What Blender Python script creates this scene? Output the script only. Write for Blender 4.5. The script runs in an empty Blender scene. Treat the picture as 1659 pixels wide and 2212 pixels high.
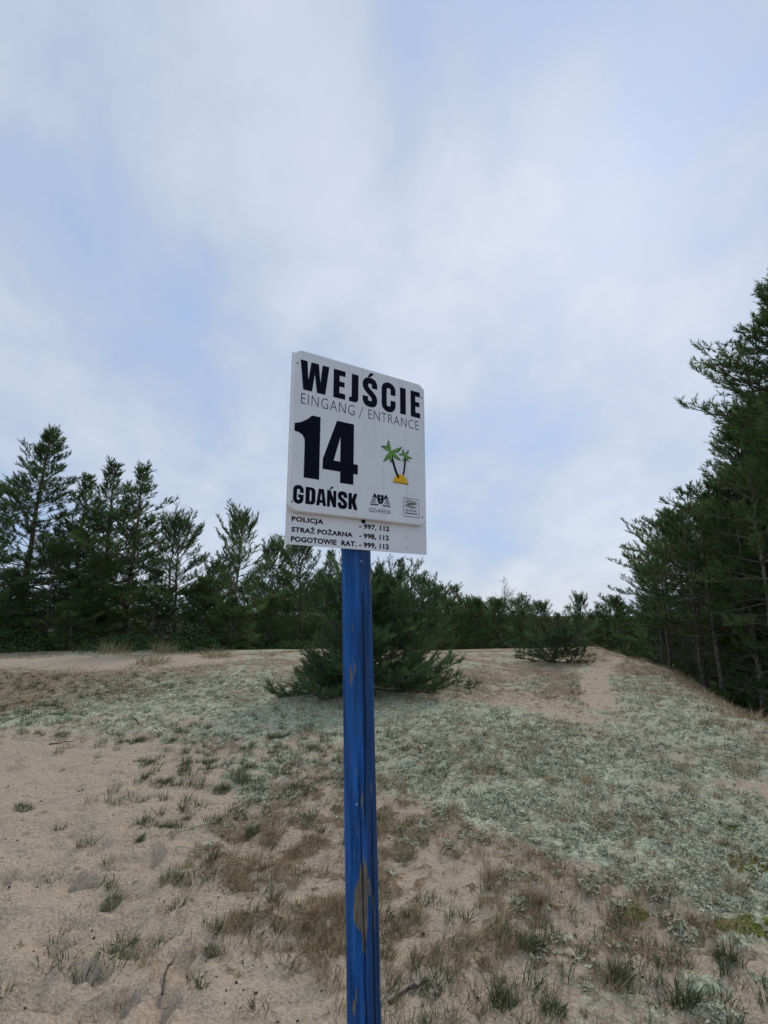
import bpy, math, random
import numpy as np
from mathutils.geometry import tessellate_polygon

# ------------------------------------------------------------------ camera
PITCH = math.radians(11.3)
EYE = 1.6
scene = bpy.context.scene
COL = scene.collection
cam_d = bpy.data.cameras.new('camera')
cam = bpy.data.objects.new('camera', cam_d)
COL.objects.link(cam)
cam.location = (0, 0, EYE)
cam.rotation_euler = (math.pi / 2 + PITCH, 0, 0)
cam_d.sensor_fit = 'HORIZONTAL'
cam_d.sensor_width = 36.0
cam_d.lens = 24.0
cam_d.clip_start = 0.05
cam_d.clip_end = 3000
scene.camera = cam

# ------------------------------------------------------------------ sky
SUN_EL, SUN_AZ = math.radians(40), math.radians(25)      # azimuth clockwise from +Y
world = bpy.data.worlds.new('World')
scene.world = world
world.use_nodes = True
nt = world.node_tree
nt.nodes.clear()
def wn(kind, **kw):
    n = nt.nodes.new(kind)
    for k, v in kw.items():
        setattr(n, k, v)
    return n
wout = wn('ShaderNodeOutputWorld')
wbg = wn('ShaderNodeBackground')
wbg.inputs['Strength'].default_value = 0.1
sky = wn('ShaderNodeTexSky', sky_type='NISHITA', sun_disc=False)
sky.sun_elevation = SUN_EL
sky.sun_rotation = SUN_AZ
sky.air_density = 1.0
sky.dust_density = 1.5
sky.ozone_density = 1.5
wtc = wn('ShaderNodeTexCoord')
wsep = wn('ShaderNodeSeparateXYZ')
nt.links.new(wtc.outputs['Generated'], wsep.inputs[0])
def wmath(op, a, b=None):
    n = wn('ShaderNodeMath', operation=op)
    for i, v in enumerate((a, b)):
        if v is None: continue
        if isinstance(v, (int, float)): n.inputs[i].default_value = v
        else: nt.links.new(v, n.inputs[i])
    return n.outputs[0]
zz = wmath('ADD', wmath('MAXIMUM', wsep.outputs[2], 0.0), 0.50)   # cloud sheet seen in perspective
wcomb = wn('ShaderNodeCombineXYZ')
nt.links.new(wmath('DIVIDE', wsep.outputs[0], zz), wcomb.inputs[0])
nt.links.new(wmath('DIVIDE', wsep.outputs[1], zz), wcomb.inputs[1])
def wnoise(scale, detail, rough, off, dist=0.0, stretch=(1, 1, 1), rz=0.0):
    m = wn('ShaderNodeMapping')
    m.inputs['Location'].default_value = off
    m.inputs['Rotation'].default_value = (0, 0, rz)
    m.inputs['Scale'].default_value = stretch
    nt.links.new(wcomb.outputs[0], m.inputs[0])
    n = wn('ShaderNodeTexNoise')
    n.inputs['Scale'].default_value = scale
    n.inputs['Detail'].default_value = detail
    n.inputs['Roughness'].default_value = rough
    n.inputs['Distortion'].default_value = dist
    nt.links.new(m.outputs[0], n.inputs['Vector'])
    return n.outputs['Fac']
def wramp(fac, stops):
    r = wn('ShaderNodeValToRGB')
    r.color_ramp.interpolation = 'B_SPLINE'
    els = r.color_ramp.elements
    while len(els) < len(stops): els.new(0.5)
    for e, (p, c) in zip(els, stops):
        e.position = p
        e.color = (*c, 1)
    nt.links.new(fac, r.inputs[0])
    return r.outputs[0]
def wmix(fac, a, b, mode='MIX'):
    m = wn('ShaderNodeMix', data_type='RGBA', blend_type=mode)
    if isinstance(fac, (int, float)): m.inputs[0].default_value = fac
    else: nt.links.new(fac, m.inputs[0])
    for s, v in ((m.inputs[6], a), (m.inputs[7], b)):
        if isinstance(v, tuple): s.default_value = (*v, 1)
        else: nt.links.new(v, s)
    return m.outputs[2]
n1 = wnoise(1.7, 6.0, 0.52, (3.1, 1.7, 0.0), 0.25, (1.0, 0.9, 1), 0.5)
n2 = wnoise(4.4, 7.0, 0.56, (7.3, 4.2, 1.0), 0.25, (1.0, 0.8, 1), 0.9)
cl = wmath('ADD', wmath('MULTIPLY', n1, 0.55), wmath('MULTIPLY', n2, 0.45))
cloud = wramp(cl, [(0.365, (.41, .565, .84)), (0.44, (.465, .58, .785)), (0.51, (.54, .635, .79)), (0.62, (.70, .77, .905))])
vm = wn('ShaderNodeVectorMath', operation='SCALE')
vm.inputs['Scale'].default_value = 9.0
nt.links.new(cloud, vm.inputs[0])
skyc = wmix(0.90, sky.outputs[0], vm.outputs[0])
nt.links.new(skyc, wbg.inputs['Color'])
nt.links.new(wbg.outputs[0], wout.inputs[0])

sun_d = bpy.data.lights.new('sun', 'SUN')
sun_d.energy = 1.5
sun_d.angle = math.radians(10)
sun_d.color = (1.0, 0.90, 0.76)
sun = bpy.data.objects.new('sun', sun_d)
COL.objects.link(sun)
sun.rotation_euler = (math.pi / 2 - SUN_EL, 0, math.pi - SUN_AZ)
sun.location = (0, 0, 30)

scene.view_settings.view_transform = 'Standard'
scene.view_settings.look = 'None'
scene.view_settings.exposure = 0.12
scene.view_settings.gamma = 1.0
scene.view_settings.use_curve_mapping = False
scene.render.engine = 'CYCLES'
scene.cycles.max_bounces = 6
scene.cycles.diffuse_bounces = 3
scene.cycles.transparent_max_bounces = 4

# ------------------------------------------------------------------ helpers
rng = np.random.default_rng(14)
random.seed(14)
def tag(o, label=None, cat=None, group=None, kind=None):
    if label: o['label'] = label
    if cat: o['category'] = cat
    if group: o['group'] = group
    if kind: o['kind'] = kind
    return o
def empty(name, loc=(0, 0, 0), rz=0.0):
    o = bpy.data.objects.new(name, None)
    COL.objects.link(o)
    o.location = loc
    o.rotation_euler = (0, 0, rz)
    o.empty_display_size = 0.1
    return o
def mesh_np(name, v, faces, attrs=None, smooth=False):
    """faces: (n,3) or (n,4) integer array"""
    me = bpy.data.meshes.new(name)
    v = np.asarray(v, np.float32); faces = np.asarray(faces, np.int32)
    k = faces.shape[1]
    me.vertices.add(len(v)); me.vertices.foreach_set('co', v.ravel())
    me.loops.add(faces.size); me.loops.foreach_set('vertex_index', faces.ravel())
    me.polygons.add(len(faces))
    me.polygons.foreach_set('loop_start', np.arange(0, faces.size, k, dtype=np.int32))
    me.polygons.foreach_set('loop_total', np.full(len(faces), k, np.int32))
    if smooth: me.polygons.foreach_set('use_smooth', np.ones(len(faces), bool))
    for an, a in (attrs or {}).items():
        a = np.asarray(a, np.float32)
        if a.ndim == 1:
            me.attributes.new(an, 'FLOAT', 'POINT').data.foreach_set('value', a)
        else:
            if a.shape[1] == 3: a = np.concatenate([a, np.ones((len(a), 1), np.float32)], 1)
            me.attributes.new(an, 'FLOAT_COLOR', 'POINT').data.foreach_set('color', a.ravel())
    me.update(calc_edges=True)
    return me
def link(name, me, mat=None, parent=None):
    o = bpy.data.objects.new(name, me)
    COL.objects.link(o)
    if mat is not None and len(me.materials) == 0: me.materials.append(mat)
    if parent is not None: o.parent = parent
    return o
def copy_tree(o, parent=None):
    c = o.copy()
    COL.objects.link(c)
    c.parent = parent
    for ch in o.children: copy_tree(ch, c)
    return c
class Acc:
    """collects quads / triangles of tubes and solids into one mesh"""
    def __init__(s): s.v = []; s.f = []; s.n = 0
    def add(s, v, f):
        v = np.asarray(v, float); f = np.asarray(f, int)
        if f.shape[1] == 4: f = np.concatenate([f[:, [0, 1, 2]], f[:, [0, 2, 3]]])
        s.v.append(v); s.f.append(f + s.n); s.n += len(v)
    def tube(s, pts, rad, sides=5, cap=True):
        pts = np.asarray(pts, float); m = len(pts)
        rad = np.broadcast_to(np.asarray(rad, float), (m,))
        t = np.gradient(pts, axis=0); t /= np.linalg.norm(t, axis=1, keepdims=True) + 1e-9
        ref = np.array([0, 0, 1.0]) if abs(t[:, 2]).mean() < 0.8 else np.array([1.0, 0, 0])
        a = np.cross(t, ref); a /= np.linalg.norm(a, axis=1, keepdims=True) + 1e-9
        b = np.cross(t, a)
        th = np.arange(sides) * 2 * math.pi / sides
        ring = pts[:, None] + rad[:, None, None] * (np.cos(th)[None, :, None] * a[:, None] + np.sin(th)[None, :, None] * b[:, None])
        v = ring.reshape(-1, 3)
        i = np.arange(m - 1)[:, None] * sides; j = np.arange(sides)[None]; jn = (j + 1) % sides
        f = np.stack([i + j, i + jn, i + sides + jn, i + sides + j], -1).reshape(-1, 4)
        s.add(v, f)
        if cap and sides > 3:
            for base, flip in ((0, False), ((m - 1) * sides, True)):
                idx = base + np.arange(sides)
                if flip: idx = idx[::-1]
                f = np.stack([np.full(sides - 2, idx[0]), idx[1:-1], idx[2:]], 1)
                s.f.append(f + s.n - len(v))
    def arrays(s): return np.concatenate(s.v), np.concatenate(s.f)
    def mesh(s, name, smooth=True):
        v, f = s.arrays()
        return mesh_np(name, v, f, smooth=smooth)
# --- lattice noise
_perm = np.random.default_rng(5).random((256, 256)).astype(np.float32)
def vnoise(x, y):
    xi = np.floor(x).astype(int); yi = np.floor(y).astype(int)
    fx = x - xi; fy = y - yi
    fx = fx * fx * (3 - 2 * fx); fy = fy * fy * (3 - 2 * fy)
    g = lambda a, b: _perm[a & 255, b & 255]
    return (g(xi, yi) * (1 - fx) + g(xi + 1, yi) * fx) * (1 - fy) + (g(xi, yi + 1) * (1 - fx) + g(xi + 1, yi + 1) * fx) * fy
def fbm(x, y, octv=4, gain=0.5, seed=0.0):
    s = 0; a = 1; t = 0
    for k in range(octv):
        s = s + a * vnoise(x * 2 ** k + 17.3 * k + seed, y * 2 ** k + 9.1 * k + seed * 1.7); t += a; a *= gain
    return s / t
def sstep(a, b, x):
    t = np.clip((x - a) / (b - a), 0, 1)
    return t * t * (3 - 2 * t)

# ------------------------------------------------------------------ terrain height
RX, RY = 4.2, 5.0                       # the dune's right shoulder runs from here ...
_rd = np.array([2.4, 9.25]); _rd = _rd / np.linalg.norm(_rd)   # ... in this direction
def shoulder(x, y):                     # signed distance to the right of the shoulder
    return (x - RX) * _rd[1] - (y - RY) * _rd[0]
def base_z(x, y):
    x = np.asarray(x, float); y = np.asarray(y, float)
    z = 0.042 * (np.clip(y, 3, 13) - 3)
    z = z + 0.06 * np.exp(-((x + 7.5) / 6) ** 2 - ((y - 15) / 3.2) ** 2)
    z = z + 0.22 * np.exp(-((x + 0.8) / 2.6) ** 2 - ((y - 14.5) / 2.6) ** 2)
    z = z + 0.10 * np.exp(-((x - 3.2) / 2.0) ** 2 - ((y - 7.2) / 1.6) ** 2)
    z = z - 0.16 * np.exp(-((x - 3.0) / 2.2) ** 2 - ((y - 16.5) / 1.8) ** 2)
    z = z - 1.25 * sstep(16.5, 26, y - 0.35 * np.clip(x, 0, 12))
    z = z - 0.7 * sstep(27, 50, y)
    s = np.clip(shoulder(x, y), 0, 50)
    z = z - 2.1 * (1 - np.exp(-(s / 2.6) ** 1.4))
    z = z + 0.30 * (fbm(x * 0.9, y * 0.7, 3, 0.55, 5.0) - 0.5) * np.exp(-((shoulder(x, y) - 1.0) / 1.6) ** 2)
    z = z + 0.16 * (fbm(x * 0.32, y * 0.32, 3, 0.5, 3.0) - 0.5) * sstep(2, 5, np.hypot(x, y))
    return z
F_ = 1106.0                             # focal length for a picture 1659 wide, 2212 high
def ray(u, v):
    q = (v - 1106.0) / F_
    return np.array([(u - 829.5) / F_, math.cos(PITCH) + q * math.sin(PITCH), math.sin(PITCH) - q * math.cos(PITCH)])
def at_depth(u, v, y):
    d = ray(u, v); t = y / d[1]
    return np.array([0, 0, EYE]) + t * d
def gp(u, v, tmax=40.0):                # where the line of sight meets the sand
    d = ray(u, v)
    ts = np.linspace(0.8, tmax, 4000)
    h = EYE + ts * d[2] - base_z(ts * d[0], ts * d[1])
    k = np.argmax(h < 0) if (h < 0).any() else len(ts) - 1
    return np.array([ts[k] * d[0], ts[k] * d[1]])

def poly_w(pts): return np.array([gp(u, v) for u, v in pts])
def poly_sd(px, py, P):                 # signed distance, positive inside
    d = np.full(px.shape, 1e9); inside = np.zeros(px.shape, bool)
    n = len(P)
    for i in range(n):
        ax, ay = P[i]; bx, by = P[(i + 1) % n]
        ex, ey = bx - ax, by - ay
        t = np.clip(((px - ax) * ex + (py - ay) * ey) / (ex * ex + ey * ey + 1e-12), 0, 1)
        d = np.minimum(d, np.hypot(px - ax - t * ex, py - ay - t * ey))
        c = ((ay > py) != (by > py)) & (px < (bx - ax) * (py - ay) / (by - ay + 1e-12) + ax)
        inside ^= c
    return np.where(inside, d, -d)

LICHEN = [poly_w(p) for p in (
    [(815, 1500), (1030, 1515), (1290, 1570), (1440, 1545), (1659, 1600), (1900, 1640), (1900, 2060), (1659, 2080), (1500, 1990), (1250, 1890), (1040, 1810), (880, 1730), (740, 1690), (740, 1600)],
    [(120, 1500), (330, 1450), (470, 1425), (580, 1405), (640, 1505), (815, 1505), (815, 1600), (640, 1580), (480, 1555), (300, 1545), (90, 1560), (-60, 1560)],
    [(1300, 1470), (1360, 1460), (1520, 1530), (1640, 1590), (1500, 1580), (1380, 1550), (1310, 1520)],
)]
LICHEN_THIN = poly_w([(800, 1640), (1659, 1700), (2000, 1750), (2000, 2300), (1500, 2200), (1200, 2000), (960, 1900), (800, 1800)])
SAND = [poly_w(p) for p in (
    [(-900, 1600), (0, 1585), (330, 1625), (470, 1735), (290, 1800), (400, 1960), (260, 2050), (330, 2150), (560, 2230), (560, 2400), (-900, 2400)],
    [(1560, 1695), (1659, 1675), (1800, 1690), (1800, 1740), (1659, 1735)],
    [(-300, 1428), (500, 1416), (540, 1424), (420, 1438), (-300, 1448)],
)]
SAND_THIN = [poly_w(p) for p in ([(1050, 1492), (1140, 1500), (1300, 1552), (1250, 1558), (1110, 1525)], [(960, 1414), (1050, 1416), (1110, 1425), (1000, 1426)])]
DRY = [poly_w(p) for p in (
    [(545, 1730), (740, 1640), (850, 1700), (1150, 1830), (1450, 1930), (1560, 2050), (1350, 2120), (1050, 2100), (850, 2040), (640, 2070), (430, 2000), (400, 1900), (440, 1800)],
    [(-200, 1455), (330, 1442), (320, 1500), (110, 1540), (-200, 1560)],
    [(1110, 1452), (1262, 1450), (1285, 1525), (1180, 1500)],
    [(330, 1430), (480, 1420), (520, 1440), (420, 1470), (330, 1470)],
)]
MOSS = [(*gp(u, v), rx, ry) for u, v, rx, ry in (
    (1375, 1978, .13, .09), (1645, 1885, .20, .17), (1600, 2012, .13, .09), (1640, 2020, .12, .08), (1575, 1795, .14, .09), (1565, 1835, .15, .08),
    (945, 1762, .10, .08), (880, 1790, .08, .07), (1190, 1640, .30, .16), (1060, 1600, .26, .12))]
PATH = poly_w([(1335, 1422), (1292, 1446), (1282, 1470), (1298, 1505), (1300, 1530)])
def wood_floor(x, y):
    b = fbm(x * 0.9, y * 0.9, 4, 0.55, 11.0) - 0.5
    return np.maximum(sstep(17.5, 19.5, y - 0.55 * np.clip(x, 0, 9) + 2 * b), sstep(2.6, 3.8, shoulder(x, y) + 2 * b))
def masks(x, y):
    """lichen, dry grass litter, moss, sand weights at plan points"""
    x = np.asarray(x, float); y = np.asarray(y, float)
    r = np.hypot(x, y)
    big = fbm(x * 0.9, y * 0.9, 4, 0.55, 11.0) - 0.5
    fine = fbm(x * 6.5, y * 6.5, 4, 0.6, 23.0) - 0.5
    w = 0.06 + 0.022 * r
    def field(polys):
        f = np.zeros(x.shape)
        for P in polys:
            sd = poly_sd(x, y, P)
            f = np.maximum(f, sstep(-1.0, 1.0, sd / w * 0.6 + (big * 2.2 + fine * 2.4) * np.clip(6 / (r + 1), .5, 1.1)))
        return f
    thin = sstep(-.05, .08, fine + .5 * big + .02) * sstep(-.6, .3, poly_sd(x, y, LICHEN_THIN))
    L, S, D = np.maximum(field(LICHEN), .8 * thin), np.maximum(field(SAND), .38 * field(SAND_THIN)), field(DRY)
    sh = shoulder(x, y)
    bank = sstep(-0.1, 0.5, sh + big * 1.2 + fine * .8)
    D = np.maximum(D, bank)
    L = L * (1 - .85 * bank)
    # patchy lichen over everything that is not open sand
    spread = sstep(-0.05, 0.10, big + 0.9 * fine) * sstep(2.3, 4.2, r + 0.9 * np.clip(x, -1, 1))
    L = np.maximum(L, 0.8 * spread * (1 - S) * (1 - .8 * bank))
    far = sstep(7, 10, r)
    D = np.maximum(D, 0.8 * sstep(-0.02, 0.14, 0.7 * big - fine) * sstep(-.6, 1.2, x) * (1 - 0.4 * L))
    D = np.maximum(D, far * (0.58 + 1.2 * np.clip(-big, -.2, .2)))
    L = np.maximum(L, far * (0.56 + 1.4 * np.clip(big, -.2, .2)) * (1 - .7 * bank))
    wf = wood_floor(x, y)
    D = np.maximum(D, wf); S = S * (1 - wf); L = L * (1 - wf)
    L = L * (1 - S)
    pth = np.full(x.shape, 9.0)
    for (ax, ay), (bx, by) in zip(PATH[:-1], PATH[1:]):
        t = np.clip(((x - ax) * (bx - ax) + (y - ay) * (by - ay)) / ((bx - ax) ** 2 + (by - ay) ** 2), 0, 1)
        pth = np.minimum(pth, np.hypot(x - ax - t * (bx - ax), y - ay - t * (by - ay)))
    P = .9 * sstep(.34, .16, pth + .4 * fine)
    S = np.maximum(S, P); L = L * (1 - P)
    D = D * (1 - 0.9 * S) * (1 - 0.25 * L) * np.maximum(sstep(-.13, .06, fine + .35 * big), np.maximum(wf, far))
    M = np.zeros(x.shape)
    for mx, my, rx, ry in MOSS:
        g = 1 - np.hypot((x - mx) / rx, (y - my) / ry) * 1.25
        M = np.maximum(M, sstep(-0.35, 0.5, g + fine * 2.2) * (0.36 if rx > .22 else .75))
    return L, D, M, S
_fr = np.random.default_rng(9)
_fc = [gp(u, v) for u, v in zip(_fr.uniform(-150, 400, 110), 1600 + 610 * _fr.random(110) ** 1.2)]
FOOT = [(c[0], c[1], _fr.normal(.9, .7), _fr.uniform(.10, .15), _fr.uniform(.045, .06), _fr.uniform(.014, .028)) for c in _fc]
def footprints(x, y):
    z = np.zeros(np.shape(x))
    for fx, fy, a, l, w, d in FOOT:
        dx, dy = x - fx, y - fy
        m = (np.abs(dx) < .4) & (np.abs(dy) < .4)
        if not m.any(): continue
        p = (dx[m] * math.cos(a) + dy[m] * math.sin(a)) / l; q = (-dx[m] * math.sin(a) + dy[m] * math.cos(a)) / w
        r2 = np.sqrt(p * p + q * q)
        z[m] += -d * (1 - sstep(.65, 1.05, r2)) + .55 * d * np.exp(-((r2 - 1.25) / .28) ** 2)
    return z
def ground_z(x, y):
    """height with the small relief: wind and foot marks in the sand, lichen cushions"""
    x = np.asarray(x, float); y = np.asarray(y, float)
    z = base_z(x, y)
    L, D, M, S = masks(x, y)
    r = np.hypot(x, y)
    near = 1 - sstep(9, 16, r)
    foot = fbm(x * 3.3 + 0.5 * fbm(x * 5, y * 5, 2), y * 4.6, 3, 0.5, 2.0)
    dim = np.abs(fbm(x * 4.2, y * 5.5, 2, 0.5, 31.0) - 0.5) * 2
    rough = 0.068 * (foot - 0.5) - 0.016 * sstep(0.30, 0.0, dim) + footprints(x, y) + 0.014 * (fbm(x * 22, y * 30, 2, 0.5, 7.) - 0.5)
    cush = 0.05 * (np.abs(fbm(x * 7, y * 7, 3, 0.6, 41.0) - 0.5) * 2) + 0.02 * fbm(x * 19, y * 19, 2, 0.5, 3.0)
    return z + near * (rough * (1 - 0.6 * L) + cush * L + 0.025 * D * fbm(x * 9, y * 9, 3, 0.6, 8.0) + 0.02 * M)

# ------------------------------------------------------------------ material helpers
def mat_new(name):
    m = bpy.data.materials.new(name)
    m.use_nodes = True
    t = m.node_tree
    b = t.nodes['Principled BSDF']
    return m, t, b
def nd(t, kind, **kw):
    n = t.nodes.new(kind)
    for k, v in kw.items(): setattr(n, k, v)
    return n
def ramp(t, fac, stops, interp='LINEAR'):
    r = nd(t, 'ShaderNodeValToRGB')
    r.color_ramp.interpolation = interp
    els = r.color_ramp.elements
    while len(els) < len(stops): els.new(0.5)
    for e, (p, c) in zip(els, stops):
        e.position = p; e.color = (*c, 1)
    t.links.new(fac, r.inputs[0])
    return r.outputs[0]
def mix(t, fac, a, b, mode='MIX'):
    m = nd(t, 'ShaderNodeMix', data_type='RGBA', blend_type=mode)
    if isinstance(fac, (int, float)): m.inputs[0].default_value = fac
    else: t.links.new(fac, m.inputs[0])
    for s, v in ((m.inputs[6], a), (m.inputs[7], b)):
        if isinstance(v, tuple): s.default_value = (*v, 1)
        else: t.links.new(v, s)
    return m.outputs[2]
def noise(t, vec, scale, detail=3.0, rough=0.55, dist=0.0):
    n = nd(t, 'ShaderNodeTexNoise')
    n.inputs['Scale'].default_value = scale
    n.inputs['Detail'].default_value = detail
    n.inputs['Roughness'].default_value = rough
    n.inputs['Distortion'].default_value = dist
    t.links.new(vec, n.inputs['Vector'])
    return n.outputs['Fac']
def mth(t, op, a, b=None, clamp=False):
    n = nd(t, 'ShaderNodeMath', operation=op, use_clamp=clamp)
    for i, v in enumerate((a, b)):
        if v is None: continue
        if isinstance(v, (int, float)): n.inputs[i].default_value = v
        else: t.links.new(v, n.inputs[i])
    return n.outputs[0]
def attr(t, name, out='Fac'):
    n = nd(t, 'ShaderNodeAttribute', attribute_name=name)
    return n.outputs[out]
def bump(t, b, h, strength, dist):
    n = nd(t, 'ShaderNodeBump')
    n.inputs['Strength'].default_value = strength
    n.inputs['Distance'].default_value = dist
    t.links.new(h, n.inputs['Height'])
    t.links.new(n.outputs[0], b.inputs['Normal'])
def rough(b, r, spec=0.3):
    b.inputs['Roughness'].default_value = r
    b.inputs['Specular IOR Level'].default_value = spec

def ground_material():
    m, t, b = mat_new('dune_ground')
    pos = nd(t, 'ShaderNodeNewGeometry').outputs['Position']
    sep = nd(t, 'ShaderNodeSeparateColor'); t.links.new(attr(t, 'cover', 'Color'), sep.inputs[0])
    L, D, M = sep.outputs
    nf = noise(t, pos, 55, 4, 0.65)
    nm = noise(t, pos, 13, 4, 0.6)
    nb = noise(t, pos, 2.2, 3, 0.5)
    sand = ramp(t, nf, [(0.30, (0.30, 0.230, 0.162)), (0.5, (0.49, 0.392, 0.290)), (0.75, (0.62, 0.51, 0.39))])
    sand = mix(t, mth(t, 'MULTIPLY', nb, 0.45), sand, (0.44, 0.345, 0.25))
    lich = ramp(t, noise(t, pos, 34, 4, 0.7), [(0.30, (0.095, 0.09, 0.055)), (0.42, (0.31, 0.305, 0.205)), (0.54, (0.52, 0.55, 0.385)), (0.70, (0.68, 0.725, 0.52))])
    lich = mix(t, ramp(t, nb, [(0.42, (0, 0, 0)), (0.62, (0.55, 0.55, 0.55))]), lich, (0.40, 0.335, 0.245))
    dry = ramp(t, noise(t, pos, 28, 5, 0.7, 0.8), [(0.32, (0.075, 0.055, 0.033)), (0.48, (0.22, 0.165, 0.102)), (0.68, (0.44, 0.345, 0.235))])
    dry = mix(t, ramp(t, nb, [(0.5, (0, 0, 0)), (0.64, (0.6, 0.6, 0.6))]), dry, (0.26, 0.175, 0.10))
    moss = ramp(t, nf, [(0.35, (0.09, 0.09, 0.025)), (0.65, (0.26, 0.265, 0.07))])
    n4 = noise(t, pos, 4.2, 4, 0.6)
    def edge(x, k=1.6):
        v = mth(t, 'ADD', x, mth(t, 'MULTIPLY', mth(t, 'SUBTRACT', nm, 0.5), k))
        v = mth(t, 'ADD', v, mth(t, 'MULTIPLY', mth(t, 'SUBTRACT', n4, 0.5), k * 0.7))
        return ramp(t, v, [(0.34, (0, 0, 0)), (0.62, (1, 1, 1))])
    c = mix(t, edge(L), sand, lich)
    c = mix(t, mth(t, 'MULTIPLY', edge(D, 2.2), 0.92), c, dry)
    c = mix(t, edge(M), c, moss)
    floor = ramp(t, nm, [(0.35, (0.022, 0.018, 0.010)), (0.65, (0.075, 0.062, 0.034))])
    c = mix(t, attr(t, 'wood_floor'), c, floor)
    t.links.new(c, b.inputs['Base Color'])
    rough(b, 0.95, 0.1)
    bump(t, b, mth(t, 'ADD', mth(t, 'MULTIPLY', nm, 0.8), mth(t, 'MULTIPLY', nf, 0.45)), 1.0, 0.045)
    return m
def axis_lines(lo, fine0, fine1, step, hi, grow):
    mid = np.arange(fine0, fine1, step)
    up = []; s = step; p = mid[-1]
    while p < hi: s *= grow; p += s; up.append(p)
    dn = []; s = step; p = mid[0]
    while p > lo: s *= grow; p -= s; dn.append(p)
    return np.concatenate([np.array(dn[::-1]), mid, np.array(up)])
xs = axis_lines(-900, -3.4, 3.8, 0.036, 900, 1.036)
ys = axis_lines(-900, 1.9, 7.4, 0.036, 1500, 1.03)
ys = np.concatenate([ys[ys < 1.9][::4], ys[ys >= 1.9]])
gx, gy = np.meshgrid(xs, ys)
gz = ground_z(gx.ravel(), gy.ravel())
gL, gD, gM, gS = masks(gx.ravel(), gy.ravel())
nx, ny = len(xs), len(ys)
ii = (np.arange(ny - 1)[:, None] * nx + np.arange(nx - 1)[None]).ravel()
gme = mesh_np('ground', np.stack([gx.ravel(), gy.ravel(), gz], 1), np.stack([ii, ii + 1, ii + nx + 1, ii + nx], 1),
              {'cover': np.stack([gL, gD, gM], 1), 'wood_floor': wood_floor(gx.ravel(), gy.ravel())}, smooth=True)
tag(link('ground', gme, ground_material()), 'sandy dune ground with lichen and dry grass cover', kind='structure')
def gz1(x, y): return float(ground_z(np.array([x]), np.array([y]))[0])

# ------------------------------------------------------------------ the entrance sign
def flat_mat(name, col, r=0.5, spec=0.3):
    m, t, b = mat_new(name)
    pos = nd(t, 'ShaderNodeTexCoord').outputs['Object']
    n = noise(t, pos, 60, 4, 0.6)
    c = mix(t, mth(t, 'MULTIPLY', n, 0.25), tuple(col), tuple(x * 0.8 for x in col))
    t.links.new(c, b.inputs['Base Color'])
    rough(b, r, spec)
    return m
def panel_material():
    m, t, b = mat_new('white_enamel')
    pos = nd(t, 'ShaderNodeTexCoord').outputs['Object']
    n = noise(t, pos, 9, 5, 0.6)
    n2 = noise(t, pos, 130, 2, 0.5)
    c = ramp(t, n, [(0.3, (0.73, 0.74, 0.76)), (0.6, (0.80, 0.805, 0.82))])
    c = mix(t, ramp(t, n2, [(0.70, (0, 0, 0)), (0.8, (0.4, 0.4, 0.4))]), c, (0.40, 0.38, 0.34))
    mp = nd(t, 'ShaderNodeMapping'); mp.inputs['Scale'].default_value = (1, 1, 0.08); t.links.new(pos, mp.inputs[0])
    st = noise(t, mp.outputs[0], 55, 4, 0.6)
    c = mix(t, ramp(t, st, [(0.55, (0, 0, 0)), (0.75, (0.30, 0.30, 0.30))]), c, (0.42, 0.42, 0.40))
    t.links.new(c, b.inputs['Base Color'])
    rough(b, 0.38, 0.4)
    return m
M_PANEL = panel_material()
M_INK = flat_mat('ink_black', (0.004, 0.005, 0.012), 0.6, 0.08)
M_GREY = flat_mat('ink_grey', (0.07, 0.08, 0.10), 0.5, 0.2)
M_SCREW = flat_mat('screw_steel', (0.22, 0.22, 0.23), 0.4, 0.5)
M_LEAF = flat_mat('ink_leaf_green', (0.17, 0.36, 0.05), 0.45, 0.25)
M_LEAFD = flat_mat('ink_leaf_dark', (0.055, 0.16, 0.05), 0.45, 0.25)
M_ISLE = flat_mat('ink_island_yellow', (0.80, 0.46, 0.015), 0.45, 0.25)
M_RIB = flat_mat('ink_grey_green', (0.16, 0.18, 0.14), 0.5, 0.2)

YAW = math.radians(32.4)
PC = np.array([-0.066, 1.599, 2.156])         # centre of the upper panel's face
PW, PH = 0.50, 0.516
ex = np.array([math.cos(YAW), math.sin(YAW), 0.0]); nn = np.array([math.sin(YAW), -math.cos(YAW), 0.0])
BX, BY = -0.040, 1.662                         # foot of the post
base_g = gz1(BX, BY)
sign = empty('entrance_sign', (BX, BY, base_g - 0.05))
tag(sign, 'white rectangular sign with black lettering on a peeling blue wooden post', 'sign')
S0 = np.array([BX, BY, base_g - 0.05])
def pl(a, b, off=0.0):                         # panel point: a right of the left edge, b above the lower edge, off in front
    p = PC + ex * (a - PW / 2) + np.array([0, 0, b - PH / 2]) + nn * off
    return p - S0
def arc(cx, cy, r, a0, a1, n=7):
    return [(cx + r * math.cos(math.radians(a0 + (a1 - a0) * k / n)), cy + r * math.sin(math.radians(a0 + (a1 - a0) * k / n))) for k in range(n + 1)]
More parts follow.
